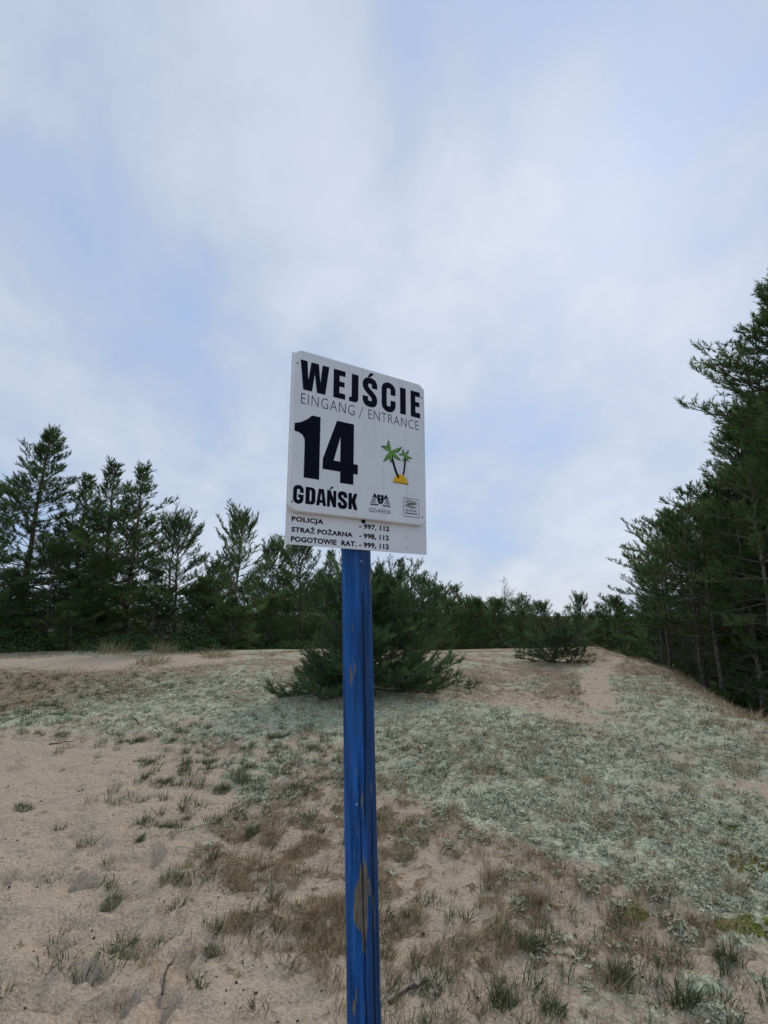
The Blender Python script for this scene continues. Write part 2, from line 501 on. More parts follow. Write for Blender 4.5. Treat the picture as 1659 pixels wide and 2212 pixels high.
def flat(name, shapes, off, mats, parent):
    """shapes: (outer, [holes], material index) in panel coordinates, printed off metres in front"""
    v = []; f = []; mi = []
    for outer, holes, k in shapes:
        loops = [outer] + list(holes)
        tri = tessellate_polygon([[(p[0], p[1], 0) for p in lp] for lp in loops])
        pts = [p for lp in loops for p in lp]
        base = len(v)
        for p in pts: v.append(pl(p[0], p[1], off + 0.0002 * k))
        for q in tri:
            P = [pts[i] for i in q]
            s = (P[1][0] - P[0][0]) * (P[2][1] - P[0][1]) - (P[2][0] - P[0][0]) * (P[1][1] - P[0][1])
            f.append([base + i for i in (q if s > 0 else q[::-1])]); mi.append(k)
    me = mesh_np(name, v, f)
    for m in mats: me.materials.append(m)
    me.polygons.foreach_set('material_index', mi)
    o = link(name, me, None, parent)
    return o
def stroke(c, w, closed=False):
    """outline of a thick line with mitred corners"""
    c = [np.array(p, float) for p in c]
    L = []; R = []
    for i, p in enumerate(c):
        a = c[max(i - 1, 0)]; b = c[min(i + 1, len(c) - 1)]
        d1 = (p - a) if i > 0 else (b - p); d2 = (b - p) if i < len(c) - 1 else (p - a)
        d1 = d1 / np.linalg.norm(d1); d2 = d2 / np.linalg.norm(d2)
        n1 = np.array([-d1[1], d1[0]]); n2_ = np.array([-d2[1], d2[0]])
        n = n1 + n2_; n = n / (n @ n) * 2
        L.append(tuple(p + n * w / 2)); R.append(tuple(p - n * w / 2))
    return L + R[::-1]
def box_fn(x0, x1, y0, y1):
    return lambda pts: [(x0 + p[0] * (x1 - x0), y0 + p[1] * (y1 - y0)) for p in pts]
def glyph(ch, x0, x1, y0, y1):
    """heavy condensed capitals, drawn in metres so stems keep their width"""
    w = x1 - x0; h = y1 - y0
    B = lambda pts: [(x0 + px * w, y0 + py * h) for px, py in pts]
    if ch == 'W':
        return [(B([(0, 1), (.235, 1), (.285, .36), (.37, 1), (.63, 1), (.70, .36), (.76, 1), (1, 1), (.88, 0), (.59, 0), (.50, .62), (.42, 0), (.12, 0)]), [])]
    if ch == 'E':
        s = .50
        return [(B([(0, 0), (1, 0), (1, .19), (s, .19), (s, .42), (.93, .42), (.93, .60), (s, .60), (s, .81), (1, .81), (1, 1), (0, 1)]), [])]
    if ch == 'I': return [(B([(0, 0), (1, 0), (1, 1), (0, 1)]), [])]
    if ch == 'J':
        r = .30 * w
        o = [(x0 + .27 * w, y1), (x1, y1)] + arc(x1 - 1.3 * r, y0 + 1.3 * r, 1.3 * r, 0, -90) + [(x0, y0), (x0, y0 + .15 * h)] + arc(x0 + .12 * w, y0 + .15 * h + .15 * w, .15 * w, -90, 0, 4)
        return [(o, [])]
    if ch in 'CG':
        sw = .36 * w; r = w / 2 - sw / 2; cx = (x0 + x1) / 2
        top = arc(cx, y1 - w / 2 * .8, r, 0, 180, 14); bot = arc(cx, y0 + w / 2 * .8, r, 180, 360, 14)
        top = [(x, y1 - w / 2 * .8 + (y - (y1 - w / 2 * .8)) * ((w * .4 - sw * .30) / r)) for x, y in top]
        bot = [(x, y0 + w / 2 * .8 + (y - (y0 + w / 2 * .8)) * ((w * .4 - sw * .30) / r)) for x, y in bot]
        c = [(x1 - sw / 2, y0 + .60 * h)] + top + bot + [(x1 - sw / 2, y0 + (.40 if ch == 'C' else .50) * h)]
        if ch == 'C': return [(stroke(c, sw), [])]
        o = stroke(c, sw)
        bar = [(cx - .02 * w, y0 + .32 * h), (x1 - sw - .0001, y0 + .32 * h), (x1 - sw - .0001, y0 + .52 * h), (cx - .02 * w, y0 + .52 * h)]
        return [(o, []), (bar, [])]
    if ch == 'S':
        sw = .38 * w
        B2 = lambda px, py: (x0 + px * w, y0 + py * h)
        c = [B2(.81, .66), B2(.81, .80), B2(.74, .88), B2(.62, .915), B2(.40, .915), B2(.27, .88), B2(.19, .80), B2(.19, .70), B2(.25, .62), B2(.42, .53), B2(.62, .44), B2(.76, .36),
             B2(.81, .28), B2(.81, .19), B2(.74, .115), B2(.62, .085), B2(.40, .085), B2(.27, .115), B2(.19, .20), B2(.19, .34)]
        return [(stroke(c, sw * .98), [])]
    if ch == 'D':
        r = .38 * w
        return [([(x0, y0)] + arc(x1 - r, y0 + r, r, -90, 0) + arc(x1 - r, y1 - r, r, 0, 90) + [(x0, y1)],
                 [B([(.42, .17), (.55, .18), (.60, .24), (.60, .76), (.55, .82), (.42, .83)])])]
    if ch == 'A':
        return [(B([(0, 0), (.33, 0), (.355, .17), (.645, .17), (.67, 0), (1, 0), (.76, 1), (.24, 1)]), [B([(.39, .34), (.61, .34), (.50, .80)])])]
    if ch == 'N':
        return [(B([(0, 0), (.33, 0), (.33, .48), (.66, 0), (1, 0), (1, 1), (.67, 1), (.67, .55), (.36, 1), (0, 1)]), [])]
    if ch == 'K':
        return [(B([(0, 0), (.37, 0), (.37, .38), (.60, 0), (1, 0), (.72, .53), (.97, 1), (.61, 1), (.37, .64), (.37, 1), (0, 1)]), [])]
    if ch == '1':
        return [(B([(.405, 0), (1, 0), (1, 1), (.66, 1), (.50, .93), (.25, .86), (0, .82), (0, .70), (.16, .69), (.31, .66), (.39, .60), (.405, .54)]), [])]
    if ch == '4':
        return [(B([(.49, 0), (.872, 0), (.872, .175), (1, .175), (1, .338), (.872, .338), (.872, 1), (.375, 1), (0, .338), (0, .178), (.49, .178)]), [B([(.30, .34), (.485, .34), (.485, .745)])])]
def solid_letters(spec): return [(o, hs, 0) for g in spec for o, hs in glyph(*g)]
def accent(x, y, w, h): return ([(x, y), (x + w * .38, y), (x + w, y + h), (x + w * .42, y + h)], [], 0)
def font_text(name, body, a0, a1, b0, b1, off, mat, parent, weight=0.0, spacing=1.0, slant_only=None):
    cu = bpy.data.curves.new(name, 'FONT'); cu.body = body; cu.offset = weight; cu.space_character = spacing; cu.resolution_u = 3
    tmp = bpy.data.objects.new(name, cu); COL.objects.link(tmp)
    bpy.context.view_layer.update()
    me = bpy.data.meshes.new_from_object(tmp.evaluated_get(bpy.context.evaluated_depsgraph_get()))
    bpy.data.objects.remove(tmp); bpy.data.curves.remove(cu)
    n = len(me.vertices); co = np.empty(n * 3, np.float32); me.vertices.foreach_get('co', co); co = co.reshape(-1, 3)
    mn = co.min(0); mx = co.max(0)
    ab = (co[:, :2] - mn[:2]) / (mx[:2] - mn[:2]) * np.array([a1 - a0, b1 - b0]) + np.array([a0, b0])
    P = np.array([pl(a, b, off) for a, b in ab], np.float32)
    me.vertices.foreach_set('co', P.ravel()); me.update()
    me.materials.clear(); me.materials.append(mat)
    me.name = name
    return link(name, me, None, parent)

# upper panel: a shallow tray with rounded corners
def tray(name, a0, a1, b0, b1, r, depth, back, mat, parent, bev=0.003):
    def outline(ins, rr):
        rr = max(rr, 0.0005)
        o = []
        for cx, cy, s in ((a1 - ins - rr, b0 + ins + rr, -90), (a1 - ins - rr, b1 - ins - rr, 0), (a0 + ins + rr, b1 - ins - rr, 90), (a0 + ins + rr, b0 + ins + rr, 180)):
            o += arc(cx, cy, rr, s, s + 90, 8)
        return o
    rings = [(outline(0, r), -depth), (outline(0, r), -bev), (outline(bev * .3, r - bev * .3), -bev * .3), (outline(bev, r - bev), 0.0)]
    if back: rings = rings
    v = []; f = []
    n = len(rings[0][0])
    for o, off in rings: v += [pl(p[0], p[1], off + back) for p in o]
    for k in range(len(rings) - 1):
        for i in range(n):
            f.append((k * n + i, k * n + (i + 1) % n, (k + 1) * n + (i + 1) % n, (k + 1) * n + i))
    me = bpy.data.meshes.new(name)
    me.from_pydata([tuple(p) for p in v], [], f + [tuple((len(rings) - 1) * n + i for i in range(n)), tuple(range(n))[::-1]])
    me.update()
    return link(name, me, mat, parent)
plate = tray('emergency_number_plate', -0.001, 0.515, -0.097, 0.513, 0.002, 0.003, -0.0195, M_PANEL, sign, 0.0008)
panel = tray('sign_panel', 0, PW, 0, PH, 0.028, 0.0185, 0.0, M_PANEL, sign)
plate['label'] = 'lower white plate with three emergency telephone numbers'
panel['label'] = 'upper white panel with rounded corners and entrance lettering'
OFF = 0.0006
t0, t1 = 0.3855, 0.4835
flat('heading_lettering', solid_letters([('W', .0194, .1191, t0, t1), ('E', .1353, .1785, t0, t1), ('J', .1926, .2274, t0, t1), ('S', .2436, .3008, t0 - .001, t1 + .001),
     ('C', .3184, .3753, t0 - .001, t1 + .001), ('I', .3945, .4184, t0, t1), ('E', .4395, .4805, t0, t1)]) + [accent(.2620, .4880, .0262, .0170)], OFF, [M_INK], panel)
font_text('subtitle_lettering', 'EINGANG', .0257, .2137, .3385, .3735, OFF, M_GREY, panel, -0.014, 1.12)
flat('subtitle_slash', [([(.2304, .3345), (.2327, .3345), (.2465, .3760), (.2442, .3760)], [], 0)], OFF, [M_GREY], panel)
font_text('subtitle_lettering', 'ENTRANCE', .2665, .4735, .3400, .3735, OFF, M_GREY, panel, -0.014, 1.08)
flat('entrance_number', solid_letters([('1', .0074, .0929, .1050, .3070), ('4', .1038, .2284, .1055, .3080)]), OFF, [M_INK], panel)
g0, g1 = .0250, .0775
flat('town_lettering', solid_letters([('G', .0105, .0440, g0, g1), ('D', .0500, .0825, g0, g1), ('A', .0850, .1185, g0, g1), ('N', .1212, .1530, g0, g1), ('S', .1580, .1915, g0, g1), ('K', .1955, .2290, g0, g1)])
     + [accent(.1290, .0800, .0150, .0095)], OFF, [M_INK], panel)
# palm emblem
def leaf(c, tip, wd, bend=0.0, n=8):
    c = np.array(c); tip = np.array(tip); d = tip - c; L = np.linalg.norm(d); d = d / L; nrm = np.array([-d[1], d[0]])
    top = []; bot = []
    for k in range(n + 1):
        s = k / n
        wv = wd * (math.sin(math.pi * s ** 0.85) + 0.10 * (1 - s))
        mid = c + d * L * s + nrm * bend * L * math.sin(math.pi * s)
        top.append(tuple(mid + nrm * wv / 2)); bot.append(tuple(mid - nrm * wv / 2))
    return top + bot[::-1][1:]
pc1, pc2 = (.3545, .2405), (.4138, .2385)
sh = [([(.3636, .1338), (.4275, .1338), (.4240, .1450), (.4190, .1540), (.4110, .1620), (.4000, .1672), (.3880, .1670), (.3760, .1600), (.3680, .1500), (.3645, .1420)], [], 0)]
sh += [(stroke([(.3553, .2380), (.3580, .2260), (.3645, .2050), (.3730, .1810), (.3800, .1650), (.3868, .1545)], .0085), [], 2),
       (stroke([(.4143, .2370), (.4140, .2200), (.4115, .1980), (.4085, .1800), (.4052, .1670)], .0066), [], 2)]
for tip, bd in (((.3464, .2801), .10), ((.3141, .2521), -.10), ((.4022, .2672), -.10), ((.3985, .2148), -.04), ((.3245, .1990), .04), ((.3545, .1990), .0)):
    sh.append((leaf(pc1, tip, .0125, bd), [], 4))
    dd = (np.array(tip) - pc1)
    sh.append((leaf(np.array(pc1) + dd * .02, np.array(pc1) + dd * .78, .0075, bd), [], 5))
for tip, bd in (((.4022, .2597), .08), ((.4293, .2595), -.05), ((.4447, .2304), -.08), ((.4298, .2154), -.05), ((.4037, .2120), .05), ((.3848, .2352), -.05)):
    sh.append((leaf(pc2, tip, .0080, bd), [], 4))
    dd = (np.array(tip) - pc2)
    sh.append((leaf(np.array(pc2) + dd * .02, np.array(pc2) + dd * .65, .0042, bd), [], 5))
sh.append(([(.3636, .1338), (.4275, .1338), (.4262, .1390), (.3640, .1375)], [], 1))
flat('palm_emblem', sh, OFF, [M_ISLE, flat_mat('ink_island_edge', (0.36, 0.24, 0.03), .45, .2), M_INK, M_INK, M_LEAFD, M_LEAF], panel)
# city crest: shield with crosses between two supporters
sh = [([(.3019, .0862), (.3268, .0855), (.3262, .0640), (.3210, .0570), (.3140, .0540), (.3070, .0570), (.3025, .0640)],
       [[(.3105, .0835), (.3180, .0835), (.3165, .0812), (.3120, .0812)], [(.3130, .0790), (.3155, .0790), (.3155, .0768), (.3180, .0768), (.3180, .0752), (.3155, .0752), (.3155, .0725), (.3130, .0725), (.3130, .0752), (.3105, .0752), (.3105, .0768), (.3130, .0768)],
        [(.3130, .0680), (.3155, .0680), (.3155, .0658), (.3178, .0658), (.3178, .0643), (.3155, .0643), (.3155, .0615), (.3130, .0615), (.3130, .0643), (.3107, .0643), (.3107, .0658), (.3130, .0658)]], 0)]
for s in (-1, 1):
    X = lambda a: .3143 + s * a
    sh += [(stroke([(X(.0160), .0720), (X(.0185), .0790), (X(.0215), .0830), (X(.0240), .0870)], .0070), [], 0),
           (stroke([(X(.0195), .0800), (X(.0265), .0775), (X(.0300), .0745)], .0050), [], 0),
           (stroke([(X(.0200), .0700), (X(.0270), .0705), (X(.0320), .0660), (X(.0345), .0590), (X(.0350), .0540)], .0028), [], 1),
           (stroke([(X(.0185), .0650), (X(.0250), .0655), (X(.0285), .0610), (X(.0290), .0560)], .0028), [], 1),
           (stroke([(X(.0160), .0590), (X(.0210), .0600), (X(.0235), .0560)], .0026), [], 1),
           (stroke([(X(.0080), .0520), (X(.0180), .0505), (X(.0270), .0515), (X(.0380), .0490)], .0046), [], 1)]
flat('crest_emblem', sh, OFF, [M_INK, M_GREY], panel)
font_text('crest_lettering', 'GDAŃSK', .2707, .3562, .0250, .0425, OFF, M_GREY, panel, 0.0, 1.1)
# small square logo: a frame, four waves, two lines of print
fr_o = [(.4058, .0236), (.4705, .0236), (.4705, .0883), (.4058, .0883)]
fr_i = [(p[0] + (.0016 if p[0] < .43 else -.0016), p[1] + (.0016 if p[1] < .05 else -.0016)) for p in fr_o]
sh = [(fr_o, [fr_i], 0)]
for k, (yy, hh) in enumerate(((.0790, .0038), (.0735, .0052), (.0675, .0048), (.0618, .0038), (.0572, .0028))):
    top = []; bot = []
    for i in range(13):
        s = i / 12; x = .4120 + s * .0500
        w_ = hh * (0.25 + 0.75 * math.sin(math.pi * s)); yc = yy + .0016 * math.sin(s * 6.0 + k * 1.9) - .002 * s * (k % 2)
        top.append((x, yc + w_ / 2)); bot.append((x, yc - w_ / 2))
    sh.append((top + bot[::-1], [], 1))
flat('wave_logo', sh, OFF, [M_GREY, M_RIB], panel)
font_text('logo_lettering', 'GDAŃSK', .4120, .4618, .0420, .0515, OFF, M_GREY, panel, 0.01, 1.05)
flat('logo_underline', [([(.4120, .0345), (.4618, .0345), (.4618, .0378), (.4120, .0378)], [], 0)], OFF, [M_GREY], panel)
# emergency numbers
PB = -0.0195 + 0.0006
k_ = 0.0165
for body, a0, a1, b1 in (('POLICJA', .0165, .1204, -.0125), ('- 997, 112', .2460, .3612, -.0125)):
    font_text('plate_lettering', body, a0, a1, b1 - k_ - (.003 if ',' in body or 'J' in body else 0), b1, PB, M_INK, plate, 0.038, 1.08)
for body, a0, a1, b1, ext in (('STRAŻ', .0170, .0925, -.0395, .0035), ('POŻARNA', .1010, .2232, -.0395, .0035), ('- 998, 112', .2463, .3595, -.0430, 0)):
    font_text('plate_lettering', body, a0, a1, -.0430 - k_ - (.003 if ',' in body else 0), b1, PB, M_INK, plate, 0.038, 1.05)
for body, a0, a1 in (('POGOTOWIE', .0165, .1665), ('RAT.', .1830, .2372), ('- 999, 112', .2466, .3595)):
    font_text('plate_lettering', body, a0, a1, -.0720 - k_ - (.003 if ',' in body else 0), -.0720, PB, M_INK, plate, 0.038, 1.05)
# scratched remains of a sticker
sh = []
for k in range(46):
    x = .420 + .070 * random.random(); y = -.088 + .046 * random.random()
    l = .003 + .009 * random.random(); a = 1.1 + .5 * random.random()
    if abs(x - .455) > .026 or random.random() < .45:
        sh.append((stroke([(x, y), (x + l * math.cos(a) * .6, y + l * math.sin(a) * .7)], .0007 + .0007 * random.random()), [], 0))
flat('sticker_remains', sh, PB, [flat_mat('sticker_grey', (0.36, 0.36, 0.36), .7, .1)], plate)
def screw(a, b, r, off, parent, name='screw'):
    ac = Acc(); th = np.arange(14) * 2 * math.pi / 14
    rings = [(r, 0.0), (r * .95, r * .30), (r * .6, r * .5), (0.0003, r * .55)]
    v = [pl(a + rr * math.cos(q), b + rr * math.sin(q), off + o) for rr, o in rings for q in th]
    f = [(k * 14 + i, k * 14 + (i + 1) % 14, (k + 1) * 14 + (i + 1) % 14, (k + 1) * 14 + i) for k in range(3) for i in range(14)]
    ac.add(v, f)
    return link(name, ac.mesh(name), M_SCREW, parent)
for a, b in ((.0097, .4681), (.4874, .4668), (.4848, .0288), (.0079, .0274)): screw(a, b, .0030, .0, panel)
o = screw(.2617, .0015 - .006, .0075, -.0195, plate); o.data.materials.clear(); o.data.materials.append(M_INK)

# post
def post_material():
    m, t, b = mat_new('peeling_blue_paint')
    pos = nd(t, 'ShaderNodeTexCoord').outputs['Object']
    mp = nd(t, 'ShaderNodeMapping'); mp.inputs['Scale'].default_value = (1, 1, 0.07); t.links.new(pos, mp.inputs[0])
    gr = noise(t, mp.outputs[0], 190, 4, 0.65)
    g2 = noise(t, mp.outputs[0], 60, 4, 0.6)
    wood = ramp(t, gr, [(0.30, (0.055, 0.05, 0.042)), (0.52, (0.16, 0.14, 0.11)), (0.72, (0.28, 0.235, 0.17))])
    blue = ramp(t, g2, [(0.28, (0.008, 0.036, 0.12)), (0.48, (0.012, 0.090, 0.31)), (0.72, (0.030, 0.150, 0.46))])
    dark_mix = mth(t, 'MULTIPLY', mth(t, 'MULTIPLY', attr(t, 'dark_tone'), mth(t, 'ADD', g2, 0.45)), 0.62)
    blue = mix(t, dark_mix, blue, (0.020, 0.030, 0.045))
    scr = ramp(t, gr, [(0.60, (0, 0, 0)), (0.74, (0.7, 0.7, 0.7))])
    blue = mix(t, scr, blue, (0.13, 0.17, 0.25))
    fl = noise(t, pos, 38, 5, 0.7)
    blue = mix(t, ramp(t, fl, [(0.55, (0, 0, 0)), (0.75, (0.55, 0.55, 0.55))]), blue, (0.035, 0.10, 0.26))
    bare = ramp(t, mth(t, 'ADD', attr(t, 'bare'), mth(t, 'MULTIPLY', mth(t, 'SUBTRACT', gr, 0.5), 0.55)), [(0.46, (0, 0, 0)), (0.54, (1, 1, 1))])
    c = mix(t, bare, blue, wood)
    c = mix(t, attr(t, 'crack'), c, (0.006, 0.006, 0.007))
    t.links.new(c, b.inputs['Base Color'])
    rough(b, 0.7, 0.15)
    bump(t, b, mth(t, 'SUBTRACT', gr, mth(t, 'MULTIPLY', bare, 0.4)), 0.45, 0.004)
    return m
def build_post():
    ns, nr = 96, 340
    th = np.arange(ns) * 2 * math.pi / ns
    z = np.linspace(-0.15, 2.36 - S0[2], nr)
    T, Z = np.meshgrid(th, z)
    phi = np.arctan2(np.cos(T), -np.sin(T))            # 0 faces the viewer (-Y), + to the right
    x = np.cos(T); y = np.sin(T)
    zw = Z + S0[2]
    nz = lambda sx, sz, sd, o=4: fbm((phi + 4) * sx, (Z + 3) * sz, o, 0.55, sd) - 0.5
    def crack(p0, lo, hi, wd):
        c = p0 + 0.10 * np.sin(Z * 3.1 + p0 * 5) + 0.05 * (fbm(Z * 9 + 3, Z * 0 + 2.0, 3, .5, p0 * 3 + 5) - .5) * 2
        d = np.abs(phi - c)
        return np.clip(1 - d / wd, 0, 1) * sstep(lo, lo + .1, zw) * (1 - sstep(hi - .12, hi, zw))
    cr = np.maximum.reduce([crack(.42, .95, 1.74, .065), crack(.12, .30, 1.22, .055), crack(.78, .20, 1.10, .07), crack(1.0, .1, .85, .05), crack(-.62, .3, .9, .03) * .5])
    R = 0.0475 + 0.0012 * nz(1.3, .9, 2.) + 0.0016 * nz(3, 1.2, 9., 3) - 0.0055 * cr + 0.004 * np.exp(-((zw - 1.29) / .05) ** 2 - ((phi - .3) / .6) ** 2)
    bare = 0.21 + 0.85 * nz(3.6, 8.0, 13., 5) + 0.07 * sstep(.15, .9, phi) * sstep(1.15, 1.6, zw) + 0.05 * sstep(.5, 1.1, phi)
    for p, zc, wp, hz, k in ((.10, .80, .50, .068, .70), (-.18, .79, .30, .050, .55), (.30, .87, .28, .05, .5), (-.15, 1.675, .14, .030, .5), (-.35, 1.60, .10, .028, .45), (-.05, 1.60, .10, .02, .4), (-.38, 1.50, .07, .05, .4),
                             (-.42, 1.425, .12, .035, .5), (-.12, 1.425, .10, .035, .5), (-.7, 1.66, .08, .08, .4), (-.25, 1.555, .07, .03, .4), (.02, .70, .14, .03, .4), (.45, .98, .10, .02, .4), (.42, .93, .07, .012, .5), (-.55, .56, .12, .03, .40), (-.3, .35, .15, .04, .3)):
        bare = bare + (.82 if zc < .9 else .60) * k * np.exp(-((phi - p) / wp) ** 2 - ((zw - zc) / hz) ** 2)
    dark_tone = np.clip(0.16 + 1.0 * sstep(.0, .75, phi) + 2.2 * nz(2.6, 3.0, 21., 5) + 0.7 * np.exp(-((zw - 1.80) / .06) ** 2), 0, 1)  # patchy grime, plus a darker right side and a dark band below the plate
    R = R - 0.0008 * sstep(.45, .55, bare)
    lean = np.array([-0.0285, 0.004])                   # sideways per metre of height
    P = np.stack([R * x + lean[0] * Z, R * y + lean[1] * Z, Z], -1).reshape(-1, 3)
    i = np.arange(nr - 1)[:, None] * ns; j = np.arange(ns)[None]; jn = (j + 1) % ns
    f = np.stack([i + j, i + jn, i + ns + jn, i + ns + j], -1).reshape(-1, 4)
    top = len(P); P = np.concatenate([P, [[lean[0] * z[-1], lean[1] * z[-1], z[-1]]]])
    cap = np.stack([(nr - 1) * ns + np.arange(ns), (nr - 1) * ns + (np.arange(ns) + 1) % ns, np.full(ns, top), np.full(ns, top)], 1)
    f = np.concatenate([f[:, [0, 1, 2]], f[:, [0, 2, 3]], cap[:, :3]])
    ap = lambda a: np.append(a.ravel(), 0.0)
    me = mesh_np('post', P, f, {'bare': ap(bare), 'crack': ap(np.clip(cr * 1.6, 0, 1)), 'dark_tone': ap(dark_tone)}, smooth=True)
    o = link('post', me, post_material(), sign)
    o['label'] = 'round wooden post with peeling blue paint'
    return o
post = build_post()
# small bright nail in the post just under the plate
def nail(phi, zw):
    z = zw - S0[2]; c = np.array([-0.0285 * z, 0.004 * z, z]); d = np.array([math.sin(phi), -math.cos(phi), 0])
    ac = Acc(); ac.tube([c + d * .044, c + d * .0495, c + d * .0505], [.0028, .0028, .0014], 10)
    link('nail', ac.mesh('nail'), flat_mat('nail_zinc', (.6, .6, .62), .35, .6), post)
nail(.42, 1.765); nail(-.16, 1.06)

# ------------------------------------------------------------------ pines
def needle_material(name, dark, mid, light, old):
    m, t, b = mat_new(name)
    ti = attr(t, 'tint')
    oi = nd(t, 'ShaderNodeObjectInfo').outputs['Random']
    v = mth(t, 'ADD', mth(t, 'MULTIPLY', ti, 0.8), mth(t, 'MULTIPLY', oi, 0.2))
    c = ramp(t, v, [(0.03, old), (0.12, dark), (0.5, mid), (0.95, light)])
    t.links.new(c, b.inputs['Base Color'])
    rough(b, 0.55, 0.25)
    tr = nd(t, 'ShaderNodeBsdfTranslucent'); t.links.new(c, tr.inputs[0])
    mx = nd(t, 'ShaderNodeMixShader'); mx.inputs[0].default_value = 0.40
    out = t.nodes['Material Output']
    t.links.new(b.outputs[0], mx.inputs[1]); t.links.new(tr.outputs[0], mx.inputs[2]); t.links.new(mx.outputs[0], out.inputs[0])
    return m
M_NEEDLE = needle_material('pine_needles', (0.036, 0.066, 0.022), (0.090, 0.152, 0.046), (0.185, 0.255, 0.080), (0.15, 0.10, 0.04))
M_NEEDLE2 = needle_material('pine_needles_bluish', (0.026, 0.054, 0.024), (0.070, 0.132, 0.052), (0.165, 0.245, 0.100), (0.14, 0.10, 0.045))
def bark_material():
    m, t, b = mat_new('pine_bark')
    pos = nd(t, 'ShaderNodeTexCoord').outputs['Object']
    mp = nd(t, 'ShaderNodeMapping'); mp.inputs['Scale'].default_value = (1, 1, 0.3); t.links.new(pos, mp.inputs[0])
    n = noise(t, mp.outputs[0], 26, 4, 0.65)
    c = ramp(t, n, [(0.32, (0.040, 0.033, 0.027)), (0.5, (0.14, 0.118, 0.095)), (0.7, (0.28, 0.245, 0.205))])
    t.links.new(c, b.inputs['Base Color'])
    rough(b, 0.9, 0.1)
    bump(t, b, n, 0.8, 0.02)
    return m
M_BARK = bark_material()
def pale_bark_material():
    m, t, b = mat_new('birch_bark')
    pos = nd(t, 'ShaderNodeTexCoord').outputs['Object']
    n = noise(t, pos, 12, 3, 0.6)
    t.links.new(ramp(t, n, [(0.35, (0.16, 0.14, 0.13)), (0.6, (0.36, 0.34, 0.33))]), b.inputs['Base Color'])
    rough(b, 0.9, 0.1)
    return m
M_BIRCH = pale_bark_material()

def unit(v): return v / (np.linalg.norm(v) + 1e-9)
def needles(sp, sd, sl, n, length, width, g, tint, cone=(0.32, 0.82)):
    """sp, sd, sl: shoot bases, directions, lengths -> single-triangle needles, brush-like round each shoot"""
    m = len(sp)
    sp = np.repeat(sp, n, 0); sd = np.repeat(sd, n, 0); sl = np.repeat(sl, n); ti = np.repeat(tint, n)
    k = m * n
    a = g.normal(size=(k, 3)); a -= (a * sd).sum(1, keepdims=True) * sd; a /= np.linalg.norm(a, axis=1, keepdims=True) + 1e-9
    ang = g.uniform(cone[0], cone[1], k)
    u = g.random(k)
    ang = ang * (1 - 0.45 * (u > .8))
    d = sd * np.cos(ang)[:, None] + a * np.sin(ang)[:, None]
    d[:, 2] += 0.10; d /= np.linalg.norm(d, axis=1, keepdims=True)
    b = sp + sd * (sl * u)[:, None]
    s = np.cross(d, g.normal(size=(k, 3))); s /= np.linalg.norm(s, axis=1, keepdims=True) + 1e-9
    L = length * g.uniform(.7, 1.15, k); W = width * g.uniform(.7, 1.2, k)
    v = np.empty((k, 3, 3))
    v[:, 0] = b - s * W[:, None] * .5; v[:, 1] = b + s * W[:, None] * .5; v[:, 2] = b + d * L[:, None]
    t = np.clip(ti + g.normal(0, .10, k), 0, 1)
    return v.reshape(-1, 3), np.arange(k * 3).reshape(-1, 3), np.repeat(t, 3)
